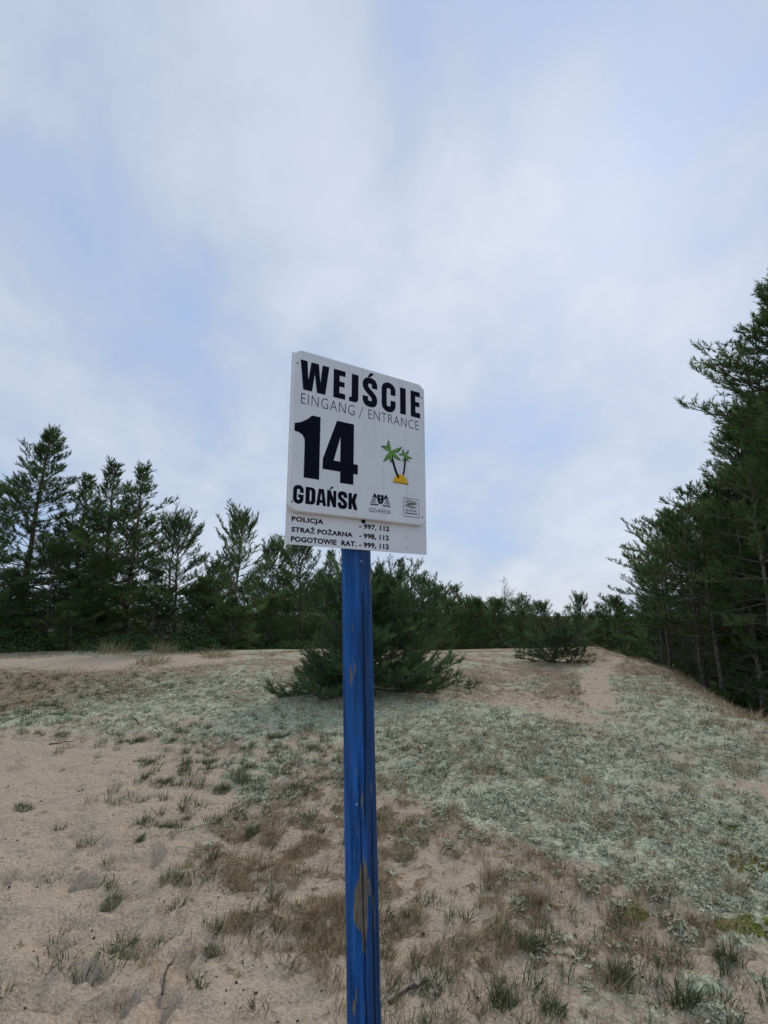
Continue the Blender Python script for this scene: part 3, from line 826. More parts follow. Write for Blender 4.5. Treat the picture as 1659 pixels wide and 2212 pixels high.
def pine(seed, H, cb, R, prof, whorl=0.42, nb=(4, 6), rise=(0.15, 0.95), sub=0.20, npn=20, nl=0.075, nw=0.008, lean=0.035, dead=6, shoot=0.16, keep=1.0, skirt=0.0, gap=None, tr=None, upturn=0.55, dens=.075, skip=.12, extra=(), vary=(.55, 1.2), nlobe=18, inner=.34):
    g = np.random.default_rng(seed)
    wood = Acc()
    n = 22
    zs = np.linspace(-0.3, H, n)
    tx = np.cumsum(g.normal(0, lean, n)) * 0.5; ty = np.cumsum(g.normal(0, lean, n)) * 0.5
    tx -= np.interp(0, zs, tx); ty -= np.interp(0, zs, ty)
    T = np.stack([tx, ty, zs], 1)
    r0 = tr or H * 0.0125
    wood.tube(T, np.clip(r0 * (1 - np.clip(zs, 0, H) / H) ** 0.8 + 0.006, 0.006, None) * np.where(zs < .15, 1.25, 1), 9)
    trunk = lambda z: np.array([np.interp(z, zs, tx), np.interp(z, zs, ty), z])
    SP = []; SD = []; SL = []; ST = []
    lobes = [(g.random() * 6.28, g.random(), g.uniform(.25, .75)) for _ in range(nlobe)]
    z = cb
    def shoots_on(p, d, L, t):
        SP.append(p); SD.append(d); SL.append(L); ST.append(t)
    def bough(z, f, az, L, el):
        p0 = trunk(z + g.normal(0, .05))
        m = max(4, int(L / .22) + 2)
        pts = [p0]; d = np.array([math.cos(az) * math.cos(el), math.sin(az) * math.cos(el), math.sin(el)])
        up0 = upturn * (1 - f * .6)
        for q in range(m):
            s = (q + 1) / m
            d = unit(d + np.array([0, 0, 1]) * (up0 * (s - .45) * .30) + g.normal(0, .055, 3))
            pts.append(pts[-1] + d * L / m)
        pts = np.array(pts)
        rb = max(.005, L * .011 + .003)
        wood.tube(pts, np.linspace(rb, .003, len(pts)), 4, cap=False)
        seg = np.linspace(0, 1, len(pts))
        P = lambda s: np.array([np.interp(s, seg, pts[:, c]) for c in range(3)])
        dirv = lambda s: unit(P(min(s + .05, 1)) - P(max(s - .05, 0)))
        ta = np.clip(g.normal(.5, .22), .08, .95)
        # terminal brush
        shoots_on(pts[-2], unit(pts[-1] - pts[-2] + [0, 0, .02]), np.linalg.norm(pts[-1] - pts[-2]) + .05, ta)
        s = inner if L > .5 else .12
        side = 1
        while s < .97:
            if g.random() < keep:
                ds = dirv(s); h = unit(np.cross(ds, [0, 0, 1])) * side
                sl_ = (0.16 + .46 * min(L, 1.8) * (1 - s)) * g.uniform(.6, 1.25)
                dd = unit(ds * .75 + h * .72 + np.array([0, 0, 1]) * g.uniform(-.30, .75))
                b0 = P(s); mid = b0 + dd * sl_ * .55; d2 = unit(dd + [0, 0, .30] + g.normal(0, .08, 3)); b1 = mid + d2 * sl_ * .45
                wood.tube([b0, mid, b1], [.0045, .0035, .002], 3, cap=False)
                t2 = np.clip(ta + g.normal(0, .10) - .10 * (s < .5), .02, 1)
                shoots_on(mid, d2, sl_ * .45 + .04, t2)
                if g.random() < .75: shoots_on(b0 + dd * sl_ * .25, dd, sl_ * .35, t2 - .08)
                kk = max(2, int(sl_ / dens))
                for c in range(kk):
                    q = .30 + .70 * (c + .6) / (kk + .1)
                    hb = b0 + dd * sl_ * .55 * min(q / .55, 1) + d2 * sl_ * .45 * max(0, (q - .55) / .45)
                    hd = unit(dd * .6 + np.cross(dd, [0, 0, 1]) * g.choice([-1, 1]) * g.uniform(.3, 1.1) + [0, 0, g.uniform(-.1, 1.2)])
                    ll = shoot * g.uniform(.6, 1.2)
                    shoots_on(hb, hd, ll, t2 + .06)
            side = -side
            s += sub / L * g.uniform(.7, 1.3) * .5
    while z < H - 0.12:
        f = (z - cb) / (H - cb)
        k = int(g.integers(nb[0], nb[1] + 1))
        a0 = g.random() * 6.28
        for i in range(k):
            az = a0 + i * 6.283 / k + g.normal(0, .25)
            if gap is not None and gap(az, f, g): continue
            if g.random() < skip: continue
            lob = .72
            for la, lf, lm in lobes: lob += lm * math.exp(-(((az - la + 3.1416) % 6.2832 - 3.1416) / .55) ** 2 - ((f - lf) / .10) ** 2)
            L = R * prof(f) * g.uniform(*vary) * min(lob, 1.45)
            bough(z, f, az, max(L, .10), rise[0] + (rise[1] - rise[0]) * f + g.normal(0, .10))
        z += whorl * g.uniform(.7, 1.25) * (0.75 + .5 * (1 - f))
    for ez, eaz, eL, eel in extra: bough(ez, (ez - cb) / (H - cb), eaz, eL, eel)
    top = trunk(H)
    shoots_on(trunk(H - .25), np.array([0, 0, 1.]), .28, .6)
    for q in range(4): shoots_on(trunk(H - .2), unit(np.array([math.cos(q * 1.57), math.sin(q * 1.57), 1.6])), .18, .55)
    for q in range(dead):                                   # dead bare limbs below the crown
        zz_ = g.uniform(.25 * cb + .2, cb + .25 * (H - cb)); az = g.random() * 6.28; L = R * g.uniform(.3, .75)
        d = unit(np.array([math.cos(az), math.sin(az), g.uniform(-.2, .25)])); p = trunk(zz_); pts = [p]
        for c in range(5): d = unit(d + g.normal(0, .14, 3)); pts.append(pts[-1] + d * L / 5)
        wood.tube(pts, np.linspace(.013, .003, 6), 3, cap=False)
        for c in range(3):
            b0 = pts[2 + c]; dd = unit(d + g.normal(0, .6, 3)); wood.tube([b0, b0 + dd * L * .2, b0 + unit(dd + g.normal(0, .3, 3)) * L * .36], [.005, .004, .002], 3, cap=False)
    SP = np.array(SP); SD = np.array(SD); SL = np.array(SL); ST = np.clip(np.array(ST), 0, 1)
    v, f, t = needles(SP, SD, SL, npn, nl, nw, g, ST)
    return wood, (v, f, t)
def make_pine(name, wood, nd_, mat, parent_loc=(0, 0, 0)):
    r = empty(name, parent_loc)
    link('trunk', wood.mesh('trunk'), M_BARK, r)
    link('crown', mesh_np('crown', nd_[0], nd_[1], {'tint': nd_[2]}), mat, r)
    return r
p_cone = lambda f: (1 - f) ** .75 * (0.55 + .45 * min(1, f / .15)) + .05
p_spire = lambda f: (0.62 + .38 * min(1, f / .2)) * (1 - f) ** .88 + .06
p_round = lambda f: max(.0, 1 - ((f - .35) / .68) ** 2) ** .55 * .95 + .06
p_tall = lambda f: max(0.0, 1 - ((f - .20) / .82) ** 2) ** .8 + .05
V = {}
def variant(key, H, mat, **kw):
    w, n_ = pine(H=H, **kw)
    V[key] = dict(H=H, wood=w, nd=n_, mat=mat, root=None)
variant('spire', 9.0, M_NEEDLE, seed=1, cb=.8, R=3.0, prof=p_spire, whorl=.30, nb=(5, 7), rise=(.12, 1.1), sub=.22, npn=15, nw=.016, nl=.105, dead=26, keep=.92, upturn=.9)
variant('slim', 8.0, M_NEEDLE, seed=2, cb=1.0, R=2.6, prof=p_spire, whorl=.30, nb=(5, 7), rise=(.1, 1.1), sub=.22, npn=15, nw=.016, nl=.105, dead=26, keep=.85, upturn=.9)
variant('bushy', 6.5, M_NEEDLE, seed=3, cb=.5, R=2.3, prof=p_round, whorl=.32, nb=(5, 7), rise=(.05, 1.15), sub=.22, npn=14, nw=.016, nl=.105, dead=16, upturn=1.0)
variant('cone', 5.0, M_NEEDLE, seed=4, cb=.2, R=2.0, prof=p_cone, whorl=.27, nb=(5, 7), rise=(.05, 1.05), sub=.22, npn=14, nw=.016, nl=.10, dead=4, upturn=.9)
variant('tall', 11.0, M_NEEDLE, seed=5, cb=1.5, R=2.4, prof=p_tall, whorl=.32, nb=(6, 8), rise=(-.1, 1.05), sub=.24, extra=((7.7, 2.64, 3.1, .36), (7.4, 2.45, 2.7, .25), (7.9, 2.9, 2.4, .5)), npn=13, nw=.016, nl=.105, dead=20, tr=.115, upturn=.9)
variant('tall2', 10.5, M_NEEDLE, seed=6, cb=1.4, R=2.4, prof=p_tall, whorl=.32, nb=(6, 8), rise=(-.12, 1.0), sub=.24, npn=14, nw=.016, nl=.105, dead=20, tr=.10, upturn=.9)

def place(key, name, u, v, depth, label, rz, wide=1.0, group=None, cat='pine tree', base=None):
    d = V[key]
    p = at_depth(u, v, depth)
    g = float(base_z(p[0], p[1]))
    h = p[2] - g
    if d['root'] is None:
        d['root'] = make_pine(name, d['wood'], d['nd'], d['mat']); r = d['root']
    else:
        r = copy_tree(d['root']); r.name = name
    s = h / d['H']
    r.location = (p[0], p[1], g - 0.03); r.rotation_euler = (.035 * math.sin(7 * rz), .035 * math.cos(5 * rz), rz); r.scale = (s * wide, s * wide, s)
    for k in ('group',):
        if k in r: del r[k]
    tag(r, label, cat, group)
    return r
GL, GC, GR = 'pines of the wood on the left', 'pines along the far edge of the clearing', 'pines of the dark wood on the right'
for a in (
    ('spire', -6, 1035, 17.0, 'pine cut by the left picture edge, leftmost of the left wood', 0.4, 1.0, GL),
    ('spire', 88, 928, 20.0, 'tallest pine of the left wood with a narrow pointed top', 1.3, 1.2, GL),
    ('slim', 187, 1028, 21.0, 'slim pine just right of the tallest pine on the left', 2.2, 1.2, GL),
    ('slim', 256, 1002, 20.5, 'slender spired pine, left one of the close pair with pointed tops', 4.0, 1.2, GL),
    ('slim', 302, 1008, 19.5, 'slender spired pine, right one of the close pair, with bare trunk showing', 5.3, 1.25, GL),
    ('bushy', 397, 1135, 19.0, 'low broad pine between the pointed pair and the round topped pine', .8, 1.0, GL),
    ('bushy', 515, 1124, 18.0, 'round topped bushy pine standing alone left of the sign', 2.9, .86, GL),
    ('bushy', 120, 1190, 18.0, 'broad pine in front of the tallest pine on the left', 1.9, 1.05, GL),
    ('cone', 30, 1230, 17.5, 'low wide pine with boughs to the ground at the left picture edge', .3, 1.1, GL),
    ('cone', 340, 1230, 18.0, 'low wide pine under the pair of pointed pines', 2.3, 1.15, GL),
    ('cone', 440, 1250, 18.5, 'small pine filling the gap left of the round topped pine', 4.1, 1.1, GL),
    ('bushy', 215, 1215, 18.5, 'broad green pine below the slim spired pines, left of their middle', 3.3, 1.2, GL),
    ('cone', 165, 1275, 17.2, 'lowest wide pine in the front row of the left wood', 5.0, 1.4, GL),
    ('bushy', 470, 1225, 20.0, 'dark pine behind the round topped pine, to its left', 1.0, 1.1, GL),
    ('cone', 500, 1290, 17.6, 'low pine at the foot of the round topped pine', 2.0, 1.4, GL),
    ('bushy', 590, 1185, 21.0, 'pine with thin top just left of the sign, behind its lower corner', .2, .9, GC),
    ('bushy', 655, 1182, 23.0, 'pine whose top shows directly under the lower plate of the sign', 3.7, .9, GC),
    ('slim', 705, 1190, 22.0, 'pine hidden partly behind the sign plate left of the post', 1.1, 1.2, GC),
    ('cone', 585, 1290, 19.5, 'low pine in the far row left of the young pine', 5.1, 1.1, GC),
    ('slim', 812, 1218, 24.0, 'pine peeping out directly right of the post top', 3.1, 1.0, GC),
    ('slim', 866, 1208, 25.0, 'thin pointed pine right of the post, tallest of the middle row', 5.9, 1.1, GC),
    ('bushy', 915, 1255, 26.0, 'pine right of the thin pointed pine in the middle row', 1.7, 1.0, GC),
    ('cone', 985, 1268, 28.0, 'pine with a pointed top in the middle row, before the far birch', 2.6, 1.2, GC),
    ('cone', 1030, 1295, 29.0, 'broad pine left of the far bare birch', .9, 1.2, GC),
    ('cone', 1072, 1298, 32.0, 'small pointed pine at the foot of the far bare birch', 3.3, 1.0, GC),
    ('cone', 1110, 1320, 33.0, 'low dark pine right of the far bare birch', 4.9, 1.3, GC),
    ('bushy', 1247, 1293, 27.0, 'dark pointed pine standing behind the small pine on the ridge', 2.0, .8, GC),
    ('bushy', 1165, 1308, 24.0, 'round pine right behind the small pine on the ridge', 5.2, 1.0, GC),
    ('cone', 1125, 1318, 25.0, 'bushy far pine left of the small pine on the ridge', 2.2, 1.25, GC),
    ('cone', 1275, 1325, 25.0, 'low pine above the sandy path on the crest', .4, 1.25, GC),
    ('bushy', 940, 1275, 23.0, 'wide dark pine right of the young pine', 4.4, 1.1, GC),
    ('cone', 1205, 1325, 34.0, 'low far pine left of the dark pointed pine', 1.4, 1.2, GC),
    ('cone', 1300, 1322, 33.0, 'low far pine at the end of the sandy path', 5.6, 1.2, GC),
    ('tall', 1705, 600, 11.5, 'tallest pine, at the right picture edge, with one long bough stretched left', .5, 1.1, GR),
    ('tall2', 1690, 800, 13.5, 'tall pine just left of the tallest pine at the right edge', 2.0, 1.0, GR),
    ('tall', 1690, 900, 15.5, 'tall pine below the long bough on the right, deep in the wood', 3.9, 1.1, GR),
    ('tall2', 1615, 975, 18.0, 'pine with feathery top in the middle of the right slope', 5.0, .72, GR),
    ('tall', 1660, 1000, 20.0, 'pine behind the feathery topped pine on the right', 1.2, 1.05, GR),
    ('tall2', 1545, 1075, 21.5, 'pine with stacked boughs reaching over the path', .7, .75, GR),
    ('bushy', 1465, 1150, 23.0, 'broad pine with low boughs beside the path', 2.6, .8, GR),
    ('bushy', 1405, 1225, 27.0, 'lower pine at the far end of the right wood', 4.4, .95, GR),
    ('cone', 1335, 1290, 32.0, 'last small pine of the right wood, where the path ends', .6, 1.3, GR),
    ('cone', 1530, 1230, 19.5, 'low bushy pine behind the trunks on the right slope', 2.6, 1.0, GR),
    ('cone', 1640, 1180, 17.0, 'low pine behind the trunks near the right picture edge', 4.6, 1.0, GR),
    ('tall', 1650, 850, 14.6, 'tall full pine under the long bough, close to the right edge', 2.7, 1.4, GR),
    ('tall2', 1605, 915, 15.6, 'full pine on the right whose top stands just under the long bough', 1.4, 1.1, GR),
    ('tall2', 1740, 780, 14.0, 'tall pine at the right picture edge behind the broad one', 4.1, 1.0, GR),
    ('bushy', 1670, 1060, 14.5, 'full green pine in the middle of the right wood, before taller ones', .9, .85, GR),
    ('bushy', 1590, 1130, 17.0, 'full green pine left of the middle of the right wood', 5.7, .8, GR),
    ('bushy', 1700, 960, 10.6, 'broad pine at the right picture edge before the tallest one', 3.3, .8, GR),
    ('cone', 1425, 1290, 23.5, 'small pine at the foot of the pine with stacked boughs', 1.6, 1.2, GR),
):
    key, u, v, dpt, lab, rz, wd, grp = a
    place(key, 'pine_tree', u, v, dpt, lab, rz, wd, grp)

# young pine in the middle of the clearing
def gap_young(az, f, g): return f < .5 and .8 < ((az + 6.283) % 6.283 - 2.0) < 1.7 and g.random() < .8
p_young = lambda f: (1.0 if f < .17 else .70 * (1 - ((f - .17) / .83) ** 2.4) + .08)
p_young2 = lambda f: (1.0 if f < .22 else .47 * (1 - ((f - .22) / .78) ** 2.2) + .07)
w, n_ = pine(seed=21, H=1.65, cb=.08, R=2.55, prof=p_young2, whorl=.10, nb=(7, 9), rise=(.10, 1.15), sub=.15, npn=22, nl=.075, nw=.0095, dead=3, shoot=.15, tr=.05, upturn=1.1, gap=gap_young, dens=.085, vary=(.75, 1.08), nlobe=26, inner=.14)
c = gp(800, 1488)
young = make_pine('young_pine', w, n_, M_NEEDLE2, (c[0], c[1], float(base_z(*c)) - .03))
tag(young, 'young bushy pine with boughs on the ground behind the blue post', 'pine tree')
w, n_ = pine(seed=22, H=.72, cb=.06, R=1.25, prof=p_young, whorl=.08, nb=(7, 8), rise=(.08, 1.15), sub=.18, npn=13, nl=.08, nw=.011, dead=2, shoot=.14, tr=.035, upturn=1.0, inner=.14)
c = gp(1195, 1432)
y2 = make_pine('young_pine', w, n_, M_NEEDLE2, (c[0], c[1], float(base_z(*c)) - .03))
tag(y2, 'small bushy pine on the ridge left of the sandy path', 'pine tree')

# standing trunks of the right wood
def bare_pole(seed, h, r):
    g = np.random.default_rng(seed); a = Acc(); n = 12
    z = np.linspace(-.3, h, n); x = np.cumsum(g.normal(0, .02, n)); y = np.cumsum(g.normal(0, .02, n)); x -= x[1]; y -= y[1]
    a.tube(np.stack([x, y, z], 1), np.linspace(r * 1.15, r * .6, n), 9)
    for q in range(16):
        zz_ = g.uniform(.9, h); az = g.random() * 6.28; L = g.uniform(.3, 1.3); d = unit(np.array([math.cos(az), math.sin(az), g.uniform(-.3, .2)]))
        p = np.array([np.interp(zz_, z, x), np.interp(zz_, z, y), zz_]); pts = [p]
        for c in range(4): d = unit(d + g.normal(0, .15, 3)); pts.append(pts[-1] + d * L / 4)
        a.tube(pts, np.linspace(.012, .003, 5), 3, cap=False)
    return a
variant('pole', 7.5, M_NEEDLE, seed=31, cb=3.0, R=2.2, prof=p_tall, sub=.27, npn=14, nw=.016, nl=.10, dead=34, whorl=.5, rise=(.0, 1.0), tr=.085)
GT = 'trunks at the edge of the right wood'
for (x, y, h, rz, wd, lab) in (
    (7.75, 10.6, 8.0, .3, .6, 'thick dark trunked pine nearest the right picture edge'),
    (8.35, 11.9, 8.5, 1.6, .6, 'second trunk from the right picture edge in the dark wood'),
    (8.15, 12.9, 8.0, 2.9, .6, 'pale trunked pine, third from the right picture edge'),
    (8.5, 14.2, 7.6, 4.2, .6, 'slim trunked pine, fourth from the right picture edge'),
    (9.0, 15.0, 8.0, 5.5, .6, 'slim trunked pine half hidden behind the fourth trunk'),
    (9.0, 16.8, 7.5, .9, .6, 'dark trunked pine at the left end of the visible trunks'),
    (10.2, 13.5, 9.0, 2.2, .6, 'pine deep in the shade between the right trunks'),
    (10.5, 17.5, 8.0, 3.4, .6, 'pine deep in the shade behind the left trunks'),
    (10.8, 20.5, 7.5, 4.6, .6, 'pine deep in the shade at the foot of the right slope'),
    (9.2, 12.2, 9.0, 4.9, .6, 'pine close behind the two nearest trunks on the right'),
):
    d = V['pole']
    if d['root'] is None: d['root'] = make_pine('pine_tree', d['wood'], d['nd'], d['mat']); r = d['root']
    else: r = copy_tree(d['root'])
    h *= .68; s = h / d['H']; wd = .85 / .68 * .8; r.location = (x, y, float(base_z(x, y)) - .03); r.rotation_euler = (0, 0, rz); r.scale = (s * wd, s * wd, s)
    tag(r, lab, 'pine tree', GT)

# leaning pale dead stems among the trunks
def dead_stem(x, y, h, ax, ay, lab):
    a = Acc(); n = 7; s = np.linspace(0, 1, n)
    a.tube(np.stack([s * ax, s * ay, -.1 + s * h], 1) + rng.normal(0, .015, (n, 3)), np.linspace(.020, .010, n), 6)
    o = link('dead_stem', a.mesh('dead_stem'), M_BIRCH); o.location = (x, y, float(base_z(x, y)))
    tag(o, lab, 'dead wood')
dead_stem(8.3, 12.3, .9, .45, .2, 'short pale dead stem leaning between the trunks on the right')

# bare birches
def birch(seed, H):
    g = np.random.default_rng(seed); a = Acc(); n = 14
    z = np.linspace(-.2, H, n); x = np.cumsum(g.normal(0, .03, n)); y = np.cumsum(g.normal(0, .03, n)); x -= x[0]; y -= y[0]
    T = np.stack([x, y, z], 1); a.tube(T, np.linspace(H * .012, .008, n), 6)
    tw = Acc()
    for q in range(46):
        zz_ = H * g.uniform(.3, .98); az = g.random() * 6.28; L = (H - zz_) * .42 + .35
        p = np.array([np.interp(zz_, z, x), np.interp(zz_, z, y), zz_]); d = unit(np.array([math.cos(az) * .7, math.sin(az) * .7, .9])); pts = [p]
        for c in range(5): d = unit(d + g.normal(0, .12, 3)); pts.append(pts[-1] + d * L / 5)
        tw.tube(pts, np.linspace(.016, .006, 6), 3, cap=False)
        for c in range(6):
            b = pts[1 + c % 5]; e = unit(d + g.normal(0, .55, 3)); l = L * g.uniform(.2, .5)
            tw.tube([b, b + e * l * .5, b + unit(e + [0, 0, -.15]) * l], [.008, .006, .004], 3, cap=False)
    return a, tw
for k, (u, v, dpt, lab) in enumerate(((1085, 1250, 45, 'tall pale bare birch far away above the middle treetops'), (383, 1085, 24, 'bare birch with thin twigs rising behind the left pines'), (938, 1250, 34, 'faint bare birch behind the middle row right of the post'))):
    p = at_depth(u, v, dpt); g = float(base_z(p[0], p[1])); h = p[2] - g
    a, tw = birch(60 + k, h)
    r = empty('bare_birch', (p[0], p[1], g)); link('trunk', a.mesh('trunk'), M_BIRCH, r); link('crown', tw.mesh('crown'), M_BIRCH, r)
    tag(r, lab, 'birch tree')

# far wood: the rows behind, seen only as a dark mass
def far_wood():
    vs = []; fs = []; ts = []; n = 0; g = np.random.default_rng(77)
    lib = []
    for key in ('cone', 'bushy', 'slim'):
        v, f, t = V[key]['nd']; k = len(f); sel = np.sort(g.choice(k, int(k * .03), replace=False))
        vv = v.reshape(-1, 3, 3)[sel].copy(); c = vv.mean(1, keepdims=True); vv = c + (vv - c) * 4.0
        lib.append((vv.reshape(-1, 3), t.reshape(-1, 3)[sel].ravel(), V[key]['H'], V[key]['wood']))
    spots = []
    for _ in range(30): spots.append((g.uniform(-36, -5), g.uniform(25, 40), g.uniform(3.2, 4.6)))
    for _ in range(40): spots.append((g.uniform(-8, 9), g.uniform(30, 46), None))
    for _ in range(20): spots.append((g.uniform(6, 30), g.uniform(36, 60), None))
    for _ in range(26): q = g.uniform(14, 26); spots.append((q, g.uniform(9, q * 1.35), g.uniform(5, 8.0)))
    wood = Acc()
    for x, y, h in spots:
        vv, tt, H, W = lib[g.integers(len(lib))]
        z0 = float(base_z(x, y))
        if h is None: h = max(2.2, EYE + .8 - z0 + max(0, (3 - x) * .22))
        s = h / H; a = g.random() * 6.28; w_ = s * g.uniform(1.0, 1.4)
        P = np.stack([(vv[:, 0] * math.cos(a) - vv[:, 1] * math.sin(a)) * w_ + x, (vv[:, 0] * math.sin(a) + vv[:, 1] * math.cos(a)) * w_ + y, vv[:, 2] * s + z0], 1)
        vs.append(P); fs.append(np.arange(len(P)).reshape(-1, 3) + n); ts.append(tt); n += len(P)
        wood.tube([(x, y, z0 - .2), (x + .05, y, z0 + h * .5), (x, y, z0 + h * .93)], [.09 * h / 6, .06 * h / 6, .01], 5)
    v = np.concatenate(vs); f = np.concatenate(fs); t = np.concatenate(ts)
    wv, wf = wood.arrays()
    me = mesh_np('far_wood', np.concatenate([v, wv]), np.concatenate([f, wf + len(v)]), {'tint': np.concatenate([t, np.zeros(len(wv))])})
    me.materials.append(M_NEEDLE); me.materials.append(M_BARK)
    mi = np.zeros(len(f) + len(wf), np.int32); mi[len(f):] = 1
    me.polygons.foreach_set('material_index', mi)
    tag(link('far_wood', me), 'dark mass of pines behind the front rows', 'wood', kind='stuff')
far_wood()

# ------------------------------------------------------------------ low growth
def grass_material(name, stops):
    m, t, b = mat_new(name)
    c = ramp(t, attr(t, 'tint'), stops)
    t.links.new(c, b.inputs['Base Color'])
    rough(b, 0.7, 0.2)
    return m
M_DRYG = grass_material('dry_grass', [(0.0, (0.13, 0.09, 0.048)), (0.35, (0.31, 0.23, 0.13)), (0.75, (0.56, 0.445, 0.28)), (1.0, (0.40, 0.25, 0.11))])
M_GREENG = grass_material('green_grass', [(0.0, (0.12, 0.095, 0.05)), (0.22, (0.055, 0.078, 0.032)), (0.6, (0.09, 0.13, 0.052)), (1.0, (0.21, 0.235, 0.11))])
M_STRAW = grass_material('straw_grass', [(0.0, (0.20, 0.16, 0.08)), (0.5, (0.40, 0.33, 0.19)), (1.0, (0.22, 0.24, 0.10))])
def blades(base, dirs, L, W, droop, tint, g):
    """two-segment tapering blades; base (k,3), dirs (k,3) unit"""
    k = len(base)
    side = np.cross(dirs, [0, 0, 1.0]) + g.normal(0, .5, (k, 3)); side /= np.linalg.norm(side, axis=1, keepdims=True) + 1e-9
    mid = base + dirs * (L * .55)[:, None]
    d2 = dirs.copy(); d2[:, 2] -= droop; d2 /= np.linalg.norm(d2, axis=1, keepdims=True) + 1e-9
    tip = mid + d2 * (L * .45)[:, None]
    w = (side * W[:, None] * .5)
    v = np.stack([base - w, base + w, mid - w * .8, mid + w * .8, tip], 1).reshape(-1, 3)
    o = np.arange(k)[:, None] * 5
    f = np.concatenate([o + [0, 1, 3], o + [0, 3, 2], o + [2, 3, 4]], 0)
    return v, f, np.repeat(tint, 5)
def tufts(cx, cy, rad, n, L, W, spread, droop, tint, g, flat_z=None):
    """k tufts with n blades each -> arrays"""
    k = len(cx)
    cx = np.repeat(cx, n); cy = np.repeat(cy, n); rad = np.repeat(rad, n); L = np.repeat(L, n) * g.uniform(.45, 1.2, k * n); tint = np.repeat(tint, n)
    a = g.uniform(0, 6.283, k * n); rr = rad * np.sqrt(g.random(k * n))
    x = cx + rr * np.cos(a); y = cy + rr * np.sin(a)
    z = ground_z(x, y) - .006
    sp = np.abs(g.normal(0, spread, k * n)) + .25 * rr / (rad + 1e-6)
    a2 = a + g.normal(0, .8, k * n)
    wind = np.array([.16, -.04, 0])
    d = np.stack([np.cos(a2) * np.sin(sp), np.sin(a2) * np.sin(sp), np.cos(sp)], 1) + wind
    d /= np.linalg.norm(d, axis=1, keepdims=True)
    return blades(np.stack([x, y, z], 1), d, L, np.full(k * n, W) * g.uniform(.7, 1.3, k * n), droop, np.clip(tint + g.normal(0, .24, k * n), 0, 1), g)
def cat_(parts):
    n = 0; V_ = []; F_2 = []; T_ = []
    for v, f, t in parts: V_.append(v); F_2.append(f + n); T_.append(t); n += len(v)
    return np.concatenate(V_), np.concatenate(F_2), np.concatenate(T_)
def sample(k, x0, x1, y0, y1, w, g):
    """rejection-sample k plan points inside the rectangle with weight w(x,y) in 0..1"""
    X = []; Y = []; n = 0
    for _ in range(40):
        x = g.uniform(x0, x1, k * 3); y = y0 * (y1 / y0) ** g.random(k * 3)
        m = (g.random(k * 3) < w(x, y)) & (np.abs(x) < .95 * y + 1.0)
        X.append(x[m]); Y.append(y[m]); n += m.sum()
        if n >= k: break
    return np.concatenate(X)[:k], np.concatenate(Y)[:k]
g = np.random.default_rng(101)
# dry grass mats
parts = []
def wdry(x, y):
    L, D, M, S = masks(x, y)
    return np.clip(D * 1.0 + (.12 + .16 * sstep(-.3, .8, x)) * (1 - S), 0, 1) * (.25 + .75 * sstep(-.03, .10, fbm(x * 2.2, y * 2.2, 4, .6, 55.) - .5))
x, y = sample(4000, -5, 6.5, 2.1, 10, wdry, g)
parts.append(tufts(x, y, g.uniform(.010, .045, len(x)), 20, g.uniform(.03, .08, len(x)), .0030, 1.05, .35, np.clip(g.normal(.42, .2, len(x)), 0, 1), g))
x, y = sample(1300, -4, 5, 2.1, 7, wdry, g)
parts.append(tufts(x, y, g.uniform(.02, .06, len(x)), 34, g.uniform(.04, .095, len(x)), .0028, .42, .25, np.clip(g.normal(.45, .22, len(x)), 0, 1), g))
x, y = sample(1000, -5, 6, 2.1, 9, lambda x, y: .6 * (1 - .6 * masks(x, y)[3]), g)
parts.append(tufts(x, y, g.uniform(.01, .03, len(x)), 7, g.uniform(.03, .07, len(x)), .0030, .8, .5, np.clip(g.normal(.35, .2, len(x)), 0, 1), g))
x, y = sample(1900, -11, 7, 6.5, 16, lambda x, y: np.clip(masks(x, y)[1] + .25, 0, 1) * (1 - .85 * masks(x, y)[3]) * sstep(.38, .55, fbm(x * 1.6, y * 1.6, 3, .6, 71.)), g)
parts.append(tufts(x, y, g.uniform(.03, .10, len(x)), 11, g.uniform(.04, .10, len(x)), .007, .7, .4, np.clip(g.normal(.4, .25, len(x)), 0, 1), g))
x, y = sample(700, 3, 11, 5.5, 22, lambda x, y: np.exp(-((shoulder(x, y) - .9) / .9) ** 2) * sstep(.36, .56, fbm(x * 1.3, y * 1.3, 3, .6, 37.)), g)
parts.append(tufts(x, y, g.uniform(.04, .12, len(x)), 16, g.uniform(.07, .18, len(x)), .007, .6, .4, np.clip(g.normal(.35, .25, len(x)), 0, 1), g))
v, f, t = cat_(parts)
tag(link('dry_grass', mesh_np('dry_grass', v, f, {'tint': t}), M_DRYG), 'matted brown dry grass spread over the sand', 'grass', kind='stuff')
# small green grass, too thin to count
parts = []
def wgreen(x, y):
    L, D, M, S = masks(x, y)
    q = gp_c(x, y)
    return np.clip(q, 0, 1)
GC_ = [(*gp(u, v), rx, ry, w_) for u, v, rx, ry, w_ in ((590, 1640, 1.1, 1.3, 1.0), (300, 1590, 1.3, .6, .5), (640, 1720, .7, .6, .8), (100, 1530, 1.2, .7, .7), (1000, 2080, .6, .35, .55), (1350, 2120, .6, .3, .6), (480, 1980, .5, .4, .35), (950, 1640, 1.2, .8, .25), (250, 2060, .4, .25, .4), (150, 1490, 2.4, 1.3, .8), (60, 1550, 1.6, .9, .7))]
def gp_c(x, y):
    s = np.zeros(np.shape(x))
    for cx, cy, rx, ry, w_ in GC_: s = np.maximum(s, w_ * np.exp(-((x - cx) / rx) ** 2 - ((y - cy) / ry) ** 2))
    return s
x, y = sample(900, -9.5, 5, 2.2, 13, wgreen, g)
parts.append(tufts(x, y, g.uniform(.02, .06, len(x)), 40, g.uniform(.045, .11, len(x)), .0036, .5, .3, np.clip(g.normal(.45, .18, len(x)), 0, 1), g))
v, f, t = cat_(parts)
